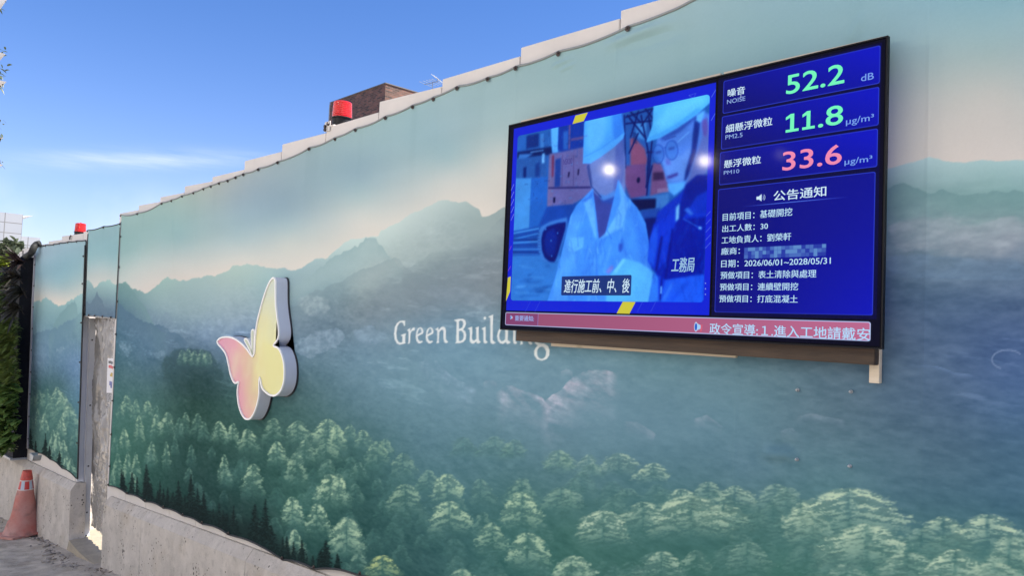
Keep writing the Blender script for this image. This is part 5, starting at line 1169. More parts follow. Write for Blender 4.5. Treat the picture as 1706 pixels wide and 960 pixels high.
    for cx, cy, rx, ry in ((322,432,34,58),(404,408,38,60)):
        ring = [(cx+rx*math.cos(k/20*math.tau), cy+ry*math.sin(k/20*math.tau)) for k in range(20)]
        F(Z6(ring), (84, 122, 214), 1, .6)
        q = Z6(ring)
        for i in range(20): line(vid, q[i], q[(i+1) % 20], 1.8, (48, 72, 172), .5)
        F(Z6([(cx-20,cy-15),(cx+18,cy-22),(cx+20,cy-8),(cx-18,cy)]), (52, 62, 150), 1.5, .7)
    line(vid, *Z6([(440,358),(515,292)]), 1.8, (150, 186, 250), .5); line(vid, *Z6([(350,395),(368,390)]), 1.6, (48, 72, 172), .5); line(vid, *Z6([(360,345),(430,320)]), 2.4, (60, 72, 158), 1)
    F(Z6([(365,455),(395,470),(400,498),(370,500)]), (122, 112, 200), 2); F(Z6([(372,570),(440,545),(445,562),(400,582),(376,584)]), (88, 66, 156), 2)
    F(Z6([(376,615),(430,610),(490,598),(480,640),(420,690),(385,660)]), (112, 168, 246), 2)
    F(Z6([(330,330),(440,272),(540,196),(560,205),(450,300),(350,350)]), (52, 66, 160), 3, .7)
    F(Z6([(248,358),(262,320),(285,255),(292,140),(300,90),(700,20),(680,90),(645,110),(590,160),(540,200),(440,268),(335,328)]), (112, 188, 250), 1.2)
    F(Z6([(300,230),(400,120),(560,80),(640,70),(560,150),(440,220),(330,290)]), (138, 208, 253), 8, .7); F(Z6([(248,358),(262,325),(335,300),(440,240),(560,150),(590,160),(540,200),(440,268),(335,328)]), (92, 164, 244), 2, .8)
    # jacket, paper and hand
    jk = [(385,60),(430,-10),(470,-120),(640,-300),(900,-60),(850,720),(340,700),(440,640),(405,470),(350,330)]
    F(Z6([(318,790),(400,720),(440,690),(490,640),(500,760),(600,640),(660,590),(660,1000),(270,1000)]), (30, 56, 196), 1.5)
    F(Z8([(400,20),(470,-20),(540,-60),(840,-80),(830,440),(820,700),(350,700),(420,440),(352,330),(370,140)]), (30, 58, 208), 1.5)
    F(Z8([(560,90),(600,-20),(840,-40),(825,445),(500,492),(420,432),(505,330),(520,250)]), (20, 36, 168), 2)
    F(Z8([(500,492),(820,442),(815,700),(440,680),(470,600)]), (48, 96, 240), 2); F(Z8([(402,60),(440,20),(430,200),(400,380),(352,330),(370,140)]), (44, 84, 224), 2)
    F(Z6([(490,620),(560,560),(640,560),(650,640),(560,690),(470,830),(440,900),(450,760)]), (22, 38, 158), 2); F(Z6([(430,760),(452,735),(448,830),(428,850)]), (150, 186, 226), 2)
    F(Z6([(480,775),(505,760),(540,800),(520,812)]), (74, 110, 220), 2); line(vid, *Z6([(475,830),(580,890)]), 2.6, (66, 100, 216), 1); F(Z6([(570,878),(590,880),(588,898),(568,895)]), (130,160,230), 1)
    line(vid, *Z8([(470,120),(420,420)]), 6, (18, 30, 140), 2); line(vid, *Z8([(560,60),(500,480)]), 5, (16, 28, 140), 2); line(vid, *Z8([(470,470),(455,660)]), 4, (20, 34, 150), 1); line(vid, *Z8([(700,20),(600,200)]), 6, (30,50,186), 3)
    F(Z8([(458,545),(472,540),(468,605),(455,608)]), (140, 176, 240), 1); line(vid, *Z8([(560,520),(480,660)]), 5, (84, 130, 246), 3); line(vid, *Z8([(700,500),(540,670)]), 7, (36, 78, 222), 4)
    F(Z8([(40,440),(90,380),(140,312),(200,318),(290,345),(402,425),(385,520),(355,690),(0,690),(0,560)]), (116, 182, 250), 1.5); F(Z8([(60,420),(140,315),(165,318),(90,430)]), (146, 206, 252), 1.5); F(Z8([(402,425),(440,470),(440,670),(355,690)]), (70, 126, 240), 2)
    F(Z8([(-5,420),(40,370),(62,372),(60,400),(20,440)]), (150, 128, 210), 2)
    r = random.Random(33)
    for k in range(120):                                # cloth of the dark jacket
        q = scl([(r.uniform(1085, 1180), r.uniform(330, 505))])[0]; ang = r.uniform(1.2, 2.2); ln = r.uniform(8, 40); lit_ = r.random() < .45
        line(vid, q, (q[0]+math.cos(ang)*ln, q[1]+math.sin(ang)*ln), r.uniform(1, 4), (54, 96, 232) if lit_ else (14, 26, 132), r.choice([1, 2, 3]), r.uniform(.15, .4))
    for k in range(160):                                # grime and fittings on the machine and the yard behind
        q = scl([(r.uniform(864, 975), r.uniform(215, 345))])[0]; c = r.choice([(34,52,118),(96,140,214),(60,92,170),(120,92,150)]); w_ = r.uniform(2, 14); h_ = r.uniform(1, 5)
        if r.random() < .4: w_, h_ = h_, w_*1.3
        fill(vid, [(q[0], q[1]), (q[0]+w_, q[1]-w_*.04), (q[0]+w_, q[1]+h_), (q[0], q[1]+h_)], c, r.choice([0, 1]), r.uniform(.15, .4)) if q[0] < scl([(972, 300)])[0][0] else None
    # screen-door ripple of a photographed panel
    vid = blur(vid, 1)*.9+blur(vid, 6)*.1
    vid = vid*(.93+.14*fbm(xx/40, yy/30, 18, 4, .6))[..., None]+(noise2(xx*.9, yy*.9, 19)-.5)[..., None]*10
    vid = np.clip((vid-112)*1.15+102, 0, 255)
    g_ = vid.mean(-1, keepdims=True); vid = vid*.85+g_*np.array((.62, .98, 1.75))*.15
    vid = vid*np.array((.84, 1.0, 1.0), np.float32)-np.array((8, 0, -4), np.float32)
    rip = 1+.035*np.sin(xx*1.75+yy*.22)+.030*np.sin(yy*2.1+xx*.05)
    vid = vid*rip[..., None]*(.94+.12*fbm(xx/60, yy/60, 8, 3))[..., None]
    vx0 = (sc(864, 224)[0]+sc(850, 500)[0])/2; vx1 = (sc(1184.5, 162)[0]+sc(1171, 503)[0])/2; vy0 = (sc(866, 224.5)[1]+sc(1182, 158.7)[1])/2; vy1 = (sc(852, 500)[1]+sc(1168, 506)[1])/2
    def rrect(x0, y0, x1, y1, r, n=6):
        o = []
        for cx, cy, a0 in ((x1-r, y0+r, -90), (x1-r, y1-r, 0), (x0+r, y1-r, 90), (x0+r, y0+r, 180)):
            o += [(cx+r*math.cos(math.radians(a0+90*k/n)), cy+r*math.sin(math.radians(a0+90*k/n))) for k in range(n+1)]
        return o
    sy, sx, m = poly_mask(img.shape, rrect(vx0, vy0, vx1, vy1, 9)); m = m[..., None]
    img[sy, sx] = img[sy, sx]*(1-m)+vid[sy, sx]*m
    # ---- readings and the notice on the right
    Zr = lambda l: scl(l, (1190, 60), 3.693); Zn = lambda l: scl(l, (1190, 290), 2.743)
    fill(img, [(x1+5, 8), (RW-9, 8), (RW-9, y1), (x1+5, y1)], (6, 6, 62))
    fill(img, [(x1, 0), (x1+5.5, 0), (x1+5.5, y1), (x1, y1)], (3, 3, 8))
    def card(q, grad):
        xs = [(q[0][0]+q[3][0])/2, (q[1][0]+q[2][0])/2]; ys = [(q[0][1]+q[1][1])/2, (q[2][1]+q[3][1])/2]
        fill(img, rrect(xs[0], ys[0], xs[1], ys[1], 4), (46, 66, 214)); r = poly_mask(img.shape, rrect(xs[0]+1.3, ys[0]+1.3, xs[1]-1.3, ys[1]-1.3, 3.4)); sy, sx, m = r
        u = (xx[sy, sx]-xs[0])/(xs[1]-xs[0]); v = (yy[sy, sx]-ys[0])/(ys[1]-ys[0])
        g = grad(u, v)[..., None]; col = np.array((10, 12, 104))*(1-g)+np.array((12, 20, 190))*g
        img[sy, sx] = img[sy, sx]*(1-m[..., None])+col*m[..., None]; return xs, ys
    gr = lambda u, v: np.clip(.35+.75*(u-.5)+.35*(.5-v)+.2, 0, 1)
    card(Zr([(62,275),(1025,57),(1020,290),(50,480)]), gr); card(Zr([(50,495),(1020,312),(1010,550),(42,700)]), gr); card(Zr([(40,715),(1010,570),(1003,808),(28,918)]), gr)
    q = Zr([(25,942),(1000,838)])+Zn([(722,640),(2,640)]); xs, ys = card([q[0], q[1], q[2], q[3]], lambda u, v: np.clip(.12+.75*u*(.4+.6*v)+.12*np.abs(v-.4), 0, .95))
    a, b = Zn([(115,150),(612,107)]); yl = (a[1]+b[1])/2
    for k in range(30):
        t = k/29; line(img, (a[0]+(b[0]-a[0])*t, yl), (a[0]+(b[0]-a[0])*(t+1/29), yl), 1.2, (90, 130, 250), 0, math.sin(math.pi*t)*.9)
    # pixelled company line
    p, r2 = Zn([(138,352),(512,342)]); r = random.Random(3)
    yt = (Zn([(138,333)])[0][1]+Zn([(512,325)])[0][1])/2; n = 21; w_ = (r2[0]-p[0])/n
    for i in range(n):
        for j in range(3):
            g = r.choice([.25, .45, .6, .8]); c = np.array((16, 24, 150))*(1-g)+np.array((110, 165, 215))*g
            fill(img, [(p[0]+i*w_, yt+j*w_*.95), (p[0]+(i+1)*w_, yt+j*w_*.95), (p[0]+(i+1)*w_, yt+(j+1)*w_*.95), (p[0]+i*w_, yt+(j+1)*w_*.95)], c)
    # ---- red ticker with a pale outline
    tl, bl, tr, br = sc(843, 518), sc(841.5, 539), sc(1451.5, 541), sc(1450, 574)
    ty0 = (tl[1]+tr[1])/2; ty1 = (bl[1]+br[1])/2; tx0 = (tl[0]+bl[0])/2; tx1 = (tr[0]+br[0])/2
    fill(img, rrect(tx0, ty0, tx1, ty1, 4), (190, 205, 250)); r = poly_mask(img.shape, rrect(tx0+1.6, ty0+1.6, tx1-1.6, ty1-1.6, 3)); sy, sx, m = r
    u = (xx[sy, sx]-tx0)/(tx1-tx0); col = np.array((146, 78, 112))*(1-u[..., None])+np.array((186, 104, 142))*u[..., None]; m = m[..., None]
    img[sy, sx] = img[sy, sx]*(1-m)+col*m
    dx = sc(896.5, 530)[0]; line(img, (dx, ty0+1), (dx, ty1-1), 1.2, (150, 165, 240)); fill(img, [(tx0+2, ty0+2), (dx, ty0+2), (dx, ty1-2), (tx0+2, ty1-2)], (110, 50, 110), 0, .45)
    # megaphones
    def mega(cx, cy, s):
        fill(img, [(cx-s*.9, cy-s*.25), (cx+s*.3, cy-s*.55), (cx+s*.3, cy+s*.55), (cx-s*.9, cy+s*.25)][::1], (170, 205, 245), 0)
    for cpx, cpy, s in ((1162, 545.5, 11), (852, 529.5, 6)):
        c = sc(cpx, cpy)
        fill(img, [(c[0]-s*.2, c[1]-s*.75), (c[0]+s*.8, c[1]-s*.35), (c[0]+s*.8, c[1]+s*.3), (c[0]-s*.2, c[1]+s*.7)], (165, 208, 246))
        fill(img, [(c[0]-s*.3+s*.42*math.cos(k/14*math.tau), c[1]-s*.02+s*.95*math.sin(k/14*math.tau)) for k in range(14)], (206, 226, 250)); fill(img, [(c[0]-s*.3+s*.30*math.cos(k/14*math.tau), c[1]-s*.02+s*.75*math.sin(k/14*math.tau)) for k in range(14)], (38, 98, 200))
        fill(img, [(c[0]+s*.75, c[1]-s*.5), (c[0]+s*1.15, c[1]-s*.45), (c[0]+s*1.1, c[1]+s*.35), (c[0]+s*.9, c[1]+s*.95), (c[0]+s*.65, c[1]+s*.9), (c[0]+s*.75, c[1]+s*.3)], (214, 96, 118))
    c = Zn([(213, 109)])[0]; s = 9
    fill(img, [(c[0]-s, c[1]-s*.35), (c[0]-s*.45, c[1]-s*.35), (c[0]+s*.25, c[1]-s*.85), (c[0]+s*.25, c[1]+s*.85), (c[0]-s*.45, c[1]+s*.35), (c[0]-s, c[1]+s*.35)], (206, 232, 252))
    for rr_ in (.45, .8):
        pts = [(c[0]+s*.25+s*rr_*math.cos(a), c[1]+s*rr_*math.sin(a)) for a in np.linspace(-.9, .9, 8)]
        for u, v in zip(pts, pts[1:]): line(img, u, v, 1.3, (206, 232, 252))
    # caption box and mouse pointer
    b4 = scl([(936.3,460.5),(1052.3,459),(1051.3,493.5),(935,492)]); bx0 = (b4[0][0]+b4[3][0])/2; bx1 = (b4[1][0]+b4[2][0])/2; by0 = (b4[0][1]+b4[1][1])/2; by1 = (b4[2][1]+b4[3][1])/2
    fill(img, rrect(bx0, by0, bx1, by1, 3), (24, 44, 112), 0, .92)
    c = sc(1234, 157); fill(img, [c, (c[0], c[1]+9), (c[0]+2.4, c[1]+7), (c[0]+5.5, c[1]+7)], (220, 230, 250), 0, .8); fill(img, [(c[0]+1, c[1]+2.2), (c[0]+1, c[1]+6.6), (c[0]+3.4, c[1]+5.8)], (20, 30, 120))
    ed = np.minimum(np.minimum(xx, RW-1-xx), np.minimum(yy, RH-1-yy))
    img = np.where((ed < 3)[..., None], np.array((2, 2, 8), np.float32), img)
    return np.clip(img, 0, 255)
ds_ = thing('display_screen', ((SX0+SX1)/2, YS, SZ0), 'big blue display screen showing two helmeted workers, dust readings and a red ticker', 'display screen')
SIMG = paint_screen()
jj, ii = np.mgrid[0:RH, 0:RW]
co = np.stack([SX0+(SX1-SX0)*ii/(RW-1), np.full(ii.shape, YS), SZ1-(SZ1-SZ0)*jj/(RH-1)], -1).reshape(-1, 3)-np.array(ds_.location)
me = grid_mesh('screen_panel', co[::1], RH, RW, lin(SIMG.reshape(-1, 3)))
me.flip_normals()
M_screen = attr_mat('lit display panel', emission=SCREEN_E, weave=False, rough=.07, spec=.035)
link('screen_panel', me, M_screen, ds_)
M_bez = mat('black screen casing', (.005, .005, .007), .45, spec=.2)
fw = .0045
fr = MB()
fr.box(SX0-fw, SX1+fw, YS-.003, YS+.014, SZ1, SZ1+fw); fr.box(SX0-fw, SX1+fw, YS-.003, YS+.014, SZ0-fw, SZ0); fr.box(SX0-fw, SX0, YS-.003, YS+.014, SZ0, SZ1); fr.box(SX1, SX1+fw, YS-.003, YS+.014, SZ0, SZ1)
fr.build('casing', M_bez, ds_)
MB().box(SX0+.05, SX1-.10, YS+.004, YS+.045, SZ0+.03, SZ1-.03).build('back_cover', M_bez, ds_)
def emat(name, c, k=1.0):
    m = bpy.data.materials.new(name); m.use_nodes = True; b = m.node_tree.nodes['Principled BSDF']; b.inputs['Base Color'].default_value = (.0012, .0012, .0016, 1); b.inputs['Roughness'].default_value = .06
    b.inputs['Specular IOR Level'].default_value = .035; b.inputs['Coat Weight'].default_value = .02; b.inputs['Coat Roughness'].default_value = .32
    b.inputs['Emission Color'].default_value = (*[float(v) for v in lin(c)], 1); b.inputs['Emission Strength'].default_value = SCREEN_E*k; return m
E_pale = emat('pale lit text', (190, 228, 252)); E_lite = emat('white lit text', (208, 234, 252)); E_green = emat('green lit digits', (118, 248, 190)); E_pink = emat('pink lit digits', (240, 140, 178)); E_blue = emat('blue lit units', (120, 160, 240)); E_tick = emat('pale ticker text', (176, 216, 250)); E_dimt = emat('dim label text', (150, 180, 240)); E_vest = emat('blurred vest text', (150, 190, 225)); E_mach = emat('dim machine lettering', (72, 66, 140))
def screen_text(body, bl, br, tl, m, name, bold=0.0, shear=0.0, tr=None, parts=None, y=.0018):
    """writes body so that its outline fills the box given by three or four picture points"""
    a, b, c = at(*bl, YS), at(*br, YS), at(*tl, YS); zb = (a.z+b.z)/2; zt2 = c.z if tr is None else (c.z+at(*tr, YS).z)/2
    cu = bpy.data.curves.new(name, 'FONT'); cu.body = body; cu.shear = shear; cu.resolution_u = 4; cu.fill_mode = 'FRONT'
    o = bpy.data.objects.new(name, cu); C.objects.link(o)
    dg = bpy.context.evaluated_depsgraph_get(); dg.update(); me = bpy.data.meshes.new_from_object(o.evaluated_get(dg))
    bpy.data.objects.remove(o); bpy.data.curves.remove(cu)
    n = len(me.vertices); v = np.empty(n*3, np.float32); me.vertices.foreach_get('co', v); v = v.reshape(-1, 3)
    lo, hi = v.min(0), v.max(0); s = (v-lo)/np.maximum(hi-lo, 1e-6)
    w = np.stack([a.x+(b.x-a.x)*s[:, 0], np.full(n, YS-y), zb+(zt2-zb)*s[:, 1]], -1)-np.array(ds_.location)
    me.vertices.foreach_set('co', w.astype(np.float32).ravel()); me.materials.clear(); me.update()
    if bold:                                       # thicken the strokes: shifted leaves, each a hair in front of the last
        h = bold*.55*(zt2-zb); bm = bmesh.new()
        for k, (dx, dz) in enumerate(((0, 0), (-h, 0), (h, 0), (0, h*.7), (0, -h*.7), (-h*.7, h*.5), (h*.7, h*.5), (-h*.7, -h*.5), (h*.7, -h*.5))):
            n0 = len(bm.verts); bm.from_mesh(me); bm.verts.ensure_lookup_table()
            bmesh.ops.translate(bm, verts=bm.verts[n0:], vec=(dx, -.00012*k, dz))
        bm.to_mesh(me); bm.free()
    me.name = name
    return link(name, me, m, ds_)
def Q(off, s, *pts): return z2p(pts, off, s)
r_ = ((1190, 60), 3.693); n_ = ((1190, 290), 2.743)
def T(zz, body, bl, br, tl, m, name, **k): 
    if 'tr' in k: k['tr'] = z2p([k['tr']], *zz)[0]
    p = z2p([bl, br, tl], *zz); return screen_text(body, p[0], p[1], p[2], m, name, **k)
T(r_, '噪音', (85,372), (190,358), (86,327), E_lite, 'reading_name', bold=.022, tr=(188,308)); T(r_, 'NOISE', (80,417), (192,398), (80,390), E_dimt, 'reading_subtitle', tr=(192,372))
T(r_, '52.2', (445,358), (799,290), (452,238), E_green, 'reading_digits', bold=.034, tr=(796,174)); T(r_, 'dB', (905,277), (983,266), (907,238), E_blue, 'reading_unit', bold=.008, tr=(983,222))
T(r_, '細懸浮微粒', (72,594), (358,552), (75,546), E_lite, 'reading_name', bold=.02, tr=(358,497)); T(r_, 'PM2.5', (70,636), (175,622), (71,609), E_dimt, 'reading_subtitle', tr=(175,595))
T(r_, '.8', (642,563), (791,540), (642,446), E_green, 'reading_digits', bold=.034, tr=(790,424)); T(r_, 'µg/m³', (812,556), (983,532), (815,505), E_blue, 'reading_unit', bold=.008, tr=(983,478))
T(r_, '懸浮微粒', (62,812), (288,786), (65,764), E_lite, 'reading_name', bold=.02, tr=(288,736)); T(r_, 'PM10', (60,853), (155,843), (62,829), E_dimt, 'reading_subtitle', tr=(155,820))
T(r_, '33.6', (422,826), (783,788), (428,712), E_pink, 'reading_digits', bold=.034, tr=(780,670)); T(r_, 'µg/m³', (803,805), (973,782), (806,757), E_blue, 'reading_unit', bold=.008, tr=(973,732))
T(n_, '公告通知', (272,122), (512,104), (275,76), E_lite, 'notice_title', bold=.018, tr=(510,55))
for body, bl, br, tl, tr in (('目前項目：基礎開挖', (40,212), (357,194), (42,177), (356,158)), ('出工人數：30', (38,265), (246,255), (40,232), (246,224)), ('工地負責人：劉榮軒', (35,317), (352,306), (37,283), (352,272)), ('廠商：', (33,371), (118,366), (34,338), (118,334)),
    ('日期：2026/06/01~2028/05/31', (33,424), (533,418), (35,389), (533,382)), ('預做項目：表土清除與處理', (30,478), (467,476), (31,444), (466,440)), ('預做項目：連續壁開挖', (27,531), (384,534), (28,498), (384,499)), ('預做項目：打底混凝土', (24,585), (382,591), (26,552), (382,556))):
    T(n_, body, bl, br, tl, E_pale, 'notice_line', bold=.006, tr=tr)
t_ = ((1180, 480), 5.33)
T(t_, '政令宣導:１.進入工地請戴安', (14,402), (1440,478), (15,303), E_tick, 'ticker_text', bold=.018, tr=(1440,368))
T(((850, 370), 5.05), '重要通知:', (42,836), (202,832), (44,788), E_dimt, 'ticker_label', bold=.01, tr=(200,790))
screen_text('進行施工前、中、後', (940, 488), (1049, 488), (941, 466), E_lite, 'caption_text', bold=.012, shear=.2, tr=(1049.5, 464))
screen_text('工務局', (1119, 455), (1157, 452), (1122, 433), E_vest, 'vest_text', bold=.03, shear=.15, tr=(1157, 425))
ONE = [(0,.70),(0,.85),(.36,1),(.64,1),(.64,.145),(1,.145),(1,0),(0,0),(0,.145),(.34,.145),(.34,.80)]
for (bl, br, tl, tr) in (((441,595),(521,583),(443,485),(519,472)), ((543,579),(620,567),(547,467),(618,455))):
    pp = z2p([bl, br, tl, tr], *r_); A_, B2, C2, D2 = [at(*q, YS) for q in pp]; zc = (A_.z+B2.z)/2; zt3 = (C2.z+D2.z)/2
    v = [tuple(Vector((A_.x+(B2.x-A_.x)*a, YS-.0028, zc+(zt3-zc)*b))-Vector(ds_.location)) for a, b in ONE]
    me = raw_mesh('reading_digit', v, [tuple(range(len(v)))]); bm = bmesh.new(); bm.from_mesh(me); bmesh.ops.triangulate(bm, faces=bm.faces); bm.to_mesh(me); bm.free()
    link('reading_digit', me, E_green, ds_)
screen_text('NSK00', (939, 276), (953.5, 272), (940, 266), E_mach, 'machine_text', bold=.01, tr=(954, 262))
# ---- what carries it
mf = thing('mounting_frame', (-1.7, -.06, 1.55), 'wooden mounting frame behind the display screen, brown beam and pale post end', 'mounting frame')
def wood(name, a, b):
    m = mat(name, a, .7, col2=b, vscale=3.5, stretch=(1.2, 9, 14), bump=.2, bscale=12); t = m.node_tree; P = t.nodes['Principled BSDF']; src = P.inputs['Base Color'].links[0].from_socket
    co = [q for q in t.nodes if q.type == 'TEX_COORD'][0]; v = t.nodes.new('ShaderNodeTexVoronoi'); v.inputs['Scale'].default_value = 4.2; t.links.new(co.outputs['Object'], v.inputs['Vector'])
    r = t.nodes.new('ShaderNodeMapRange'); r.inputs['From Min'].default_value = .13; r.inputs['From Max'].default_value = .03; r.inputs['To Max'].default_value = .75; t.links.new(v.outputs['Distance'], r.inputs['Value'])
    mx = t.nodes.new('ShaderNodeMixRGB'); mx.inputs['Color2'].default_value = tuple(c*.45 for c in a)+(1,); t.links.new(r.outputs[0], mx.inputs['Fac']); t.links.new(src, mx.inputs['Color1']); t.links.new(mx.outputs[0], P.inputs['Base Color']); return m
M_beam = wood('weathered brown timber', (.032, .022, .015), (.082, .053, .033)); M_ply = wood('pale plywood', (.56, .47, .34), (.66, .57, .44))
b0, b1 = at(859, 568, -.085), at(1457, 609, -.085)
MB().hexa([(b0.x, -.085, b0.z), (b1.x, -.085, b1.z), (b1.x, -.045, b1.z), (b0.x, -.045, b0.z)], [(b0.x, -.085, SZ0-.005), (b1.x, -.085, SZ0-.005), (b1.x, -.045, SZ0-.005), (b0.x, -.045, SZ0-.005)], bev=.002).build('beam', M_beam, mf)
pl0, pl1 = at(918, 577, -.045), at(1225, 596.5, -.045)
MB().hexa([(pl0.x, -.045, pl0.z), (pl1.x, -.045, pl1.z), (pl1.x, -.030, pl1.z), (pl0.x, -.030, pl0.z)], [(pl0.x, -.045, SZ1-.2), (pl1.x, -.045, SZ1-.2), (pl1.x, -.030, SZ1-.2), (pl0.x, -.030, SZ1-.2)]).build('plywood_board', M_ply, mf)
tb0, tb1, tb2, tb3 = at(868, 201, -.075), at(1200, 121.5, -.075), at(1206, 120, -.075), at(1471, 60, -.075)
for u, v in ((tb0, tb1), (tb2, tb3)):
    MB().hexa([(u.x, -.075, SZ1-.1), (v.x, -.075, SZ1-.1), (v.x, -.050, SZ1-.1), (u.x, -.050, SZ1-.1)], [(u.x, -.075, u.z), (v.x, -.075, v.z), (v.x, -.050, v.z), (u.x, -.050, u.z)]).build('top_batten', M_ply, mf)
MB().box(SX0+.02, SX0+.08, -.064, -.030, SZ0+.1, SZ1+.006).build('side_batten', M_beam, mf)
q0, q1 = at(1450, 638, -.04), at(1467, 638, -.04)
MB().box(q0.x, q1.x, -.052, -.030, q0.z, at(1468, 540, -.04).z, .002).build('post', M_ply, mf)
# ================================================================ across the street, and far away
M_render = mat('pale rendered facade', (.50, .52, .56), .8, var=.05, vscale=.6)
M_glass_d = mat('dark window glass', (.03, .035, .04), .08)
def opposite():  # added block behind the camera, its sunlit face brightens the shaded hoarding
    t = thing('bounce_block', (-4, -13, gz(-4)), 'long plain pale block added out of view across the street to bounce sunlight onto the hoarding', 'building')
    x0, x1, yf = -34, 22, -11.5
    MB().box(x0, x1, yf-9, yf, gz(x0)-1, 15).build('wall', M_render, t)
    return t
opposite()
# ---------------------------------------------------------------- lamps across the street that glint in the screen
def glint(px, py, d, r, k, label):
    p = at(px, py, YS); v = (p-EYE).normalized(); w = Vector((v.x, -v.y, v.z)); c = p+w*d
    t = thing('street_floodlight', (c.x, c.y, gz(c.x)), label, 'floodlight', 'lit floodlights across the street')
    MB().tube([(c.x, c.y, gz(c.x)-.1), (c.x, c.y, c.z-.16)], .035, 10).build('pole', M_galv, t)
    hd = MB(); back = w; pts = [c+back*.16, c+back*.02]; hd.tube(pts, [.10, r*1.25], 20); hd.build('housing', M_dark, t)
    m = bpy.data.materials.new('lit lamp glass'); m.use_nodes = True; b = m.node_tree.nodes['Principled BSDF']; b.inputs['Emission Color'].default_value = (1, .86, .66, 1); b.inputs['Emission Strength'].default_value = k; b.inputs['Base Color'].default_value = (.8, .8, .8, 1)
    mb = MB(); mb.tube([c+back*.018, c-back*.01, c-back*.03], [r, r*.95, r*.5], 24); mb.build('lens', m, t, True, 30)
glint(1015, 283, 4.6, .050, 250, 'lit floodlight on a pole across the street, mirrored in the left of the screen')
glint(1174, 268, 4.6, .050, 250, 'lit floodlight on a pole across the street, mirrored in the middle of the screen')
glint(1301, 258, 4.6, .045, 12, 'dim floodlight on a pole across the street, mirrored in the dust readings')
# ---------------------------------------------------------------- brick tower behind the hoarding
def brick_mat():
    m = bpy.data.materials.new('brown brick tile'); m.use_nodes = True; t = m.node_tree; P = t.nodes['Principled BSDF']; P.inputs['Roughness'].default_value = .75
    co = t.nodes.new('ShaderNodeTexCoord'); sp = t.nodes.new('ShaderNodeSeparateXYZ'); cb = t.nodes.new('ShaderNodeCombineXYZ'); ad = t.nodes.new('ShaderNodeMath'); ad.operation = 'ADD'
    t.links.new(co.outputs['Object'], sp.inputs[0]); t.links.new(sp.outputs['X'], ad.inputs[0]); t.links.new(sp.outputs['Y'], ad.inputs[1]); t.links.new(ad.outputs[0], cb.inputs['X']); t.links.new(sp.outputs['Z'], cb.inputs['Y'])
    b = t.nodes.new('ShaderNodeTexBrick'); b.inputs['Scale'].default_value = 1; b.inputs['Brick Width'].default_value = .36; b.inputs['Row Height'].default_value = .115; b.inputs['Mortar Size'].default_value = .014; b.inputs['Color1'].default_value = (.075, .035, .026, 1); b.inputs['Color2'].default_value = (.30, .125, .08, 1); b.inputs['Mortar'].default_value = (.17, .14, .12, 1); b.inputs['Bias'].default_value = -.1
    t.links.new(cb.outputs[0], b.inputs['Vector']); n = t.nodes.new('ShaderNodeTexNoise'); n.inputs['Scale'].default_value = 2.5; t.links.new(cb.outputs[0], n.inputs['Vector'])
    mx = t.nodes.new('ShaderNodeMixRGB'); mx.blend_type = 'MULTIPLY'; mx.inputs['Fac'].default_value = .6; t.links.new(b.outputs['Color'], mx.inputs['Color1']); t.links.new(n.outputs['Fac'], mx.inputs['Color2']); t.links.new(mx.outputs[0], P.inputs['Base Color']); return m
def tower():
    Yb = 24; c = at(642.5, 139, Yb); l = at(551, 168, Yb)
    t = thing('brick_tower', (c.x, Yb, 0), 'dark brown brick tower block top rising behind the hoarding and the beacon', 'building')
    MB().box(l.x, c.x, Yb, Yb+11, -4, c.z).build('brick_wall', brick_mat(), t)
    MB().box(l.x-.06, c.x+.06, Yb-.06, Yb+11.06, c.z, c.z+.06).build('roof_coping', mat('grey coping', (.13, .12, .12), .7), t)
    MB().box(l.x-.14, l.x-.002, Yb-.02, Yb+.2, -4, c.z-.05).build('corner_pipe', mat('grey pipe', (.25, .25, .25), .6), t)
tower()
def aerial():
    Yb = 17; c = at(722, 141, Yb); f = (at(732, 141, Yb)-c).length/10
    t = thing('tv_aerial', tuple(at(720, 152, Yb)), 'thin grey rooftop aerial right of the brick tower', 'aerial')
    P = lambda px, py, y=Yb: at(px, py, y)
    m1 = mat('dull aerial rod', (.16, .20, .28), .5); m2 = mat('bright aerial rod', (.38, .40, .44), .5)
    MB().tube([P(720.5, 160), P(720.5, 136)], .018, 6).build('mast', m1, t)
    MB().tube([P(707, 140.5), P(730, 135.5)], .014, 6).build('boom', m1, t)
    for px, py in ((709, 140), (715, 138.8), (720, 137.6), (725, 136.6), (729, 135.7)):
        q = P(px, py); MB().tube([q+Vector((0, -.35, .03)), q+Vector((0, .35, -.03))], .010, 5).build('rod', m1, t)
    MB().tube([P(724, 128.5), P(734, 133.5)], .011, 6).build('upper_boom', m2, t)
    MB().tube([P(729, 131), P(729.3, 136)], .014, 6).build('upper_mast', m1, t)
    for px, py in ((727, 130), (731, 132)):
        q = P(px, py); MB().tube([q+Vector((-.1, -.22, .15)), q+Vector((.1, .22, -.15))], .011, 5).build('upper_rod', m2, t)
aerial()
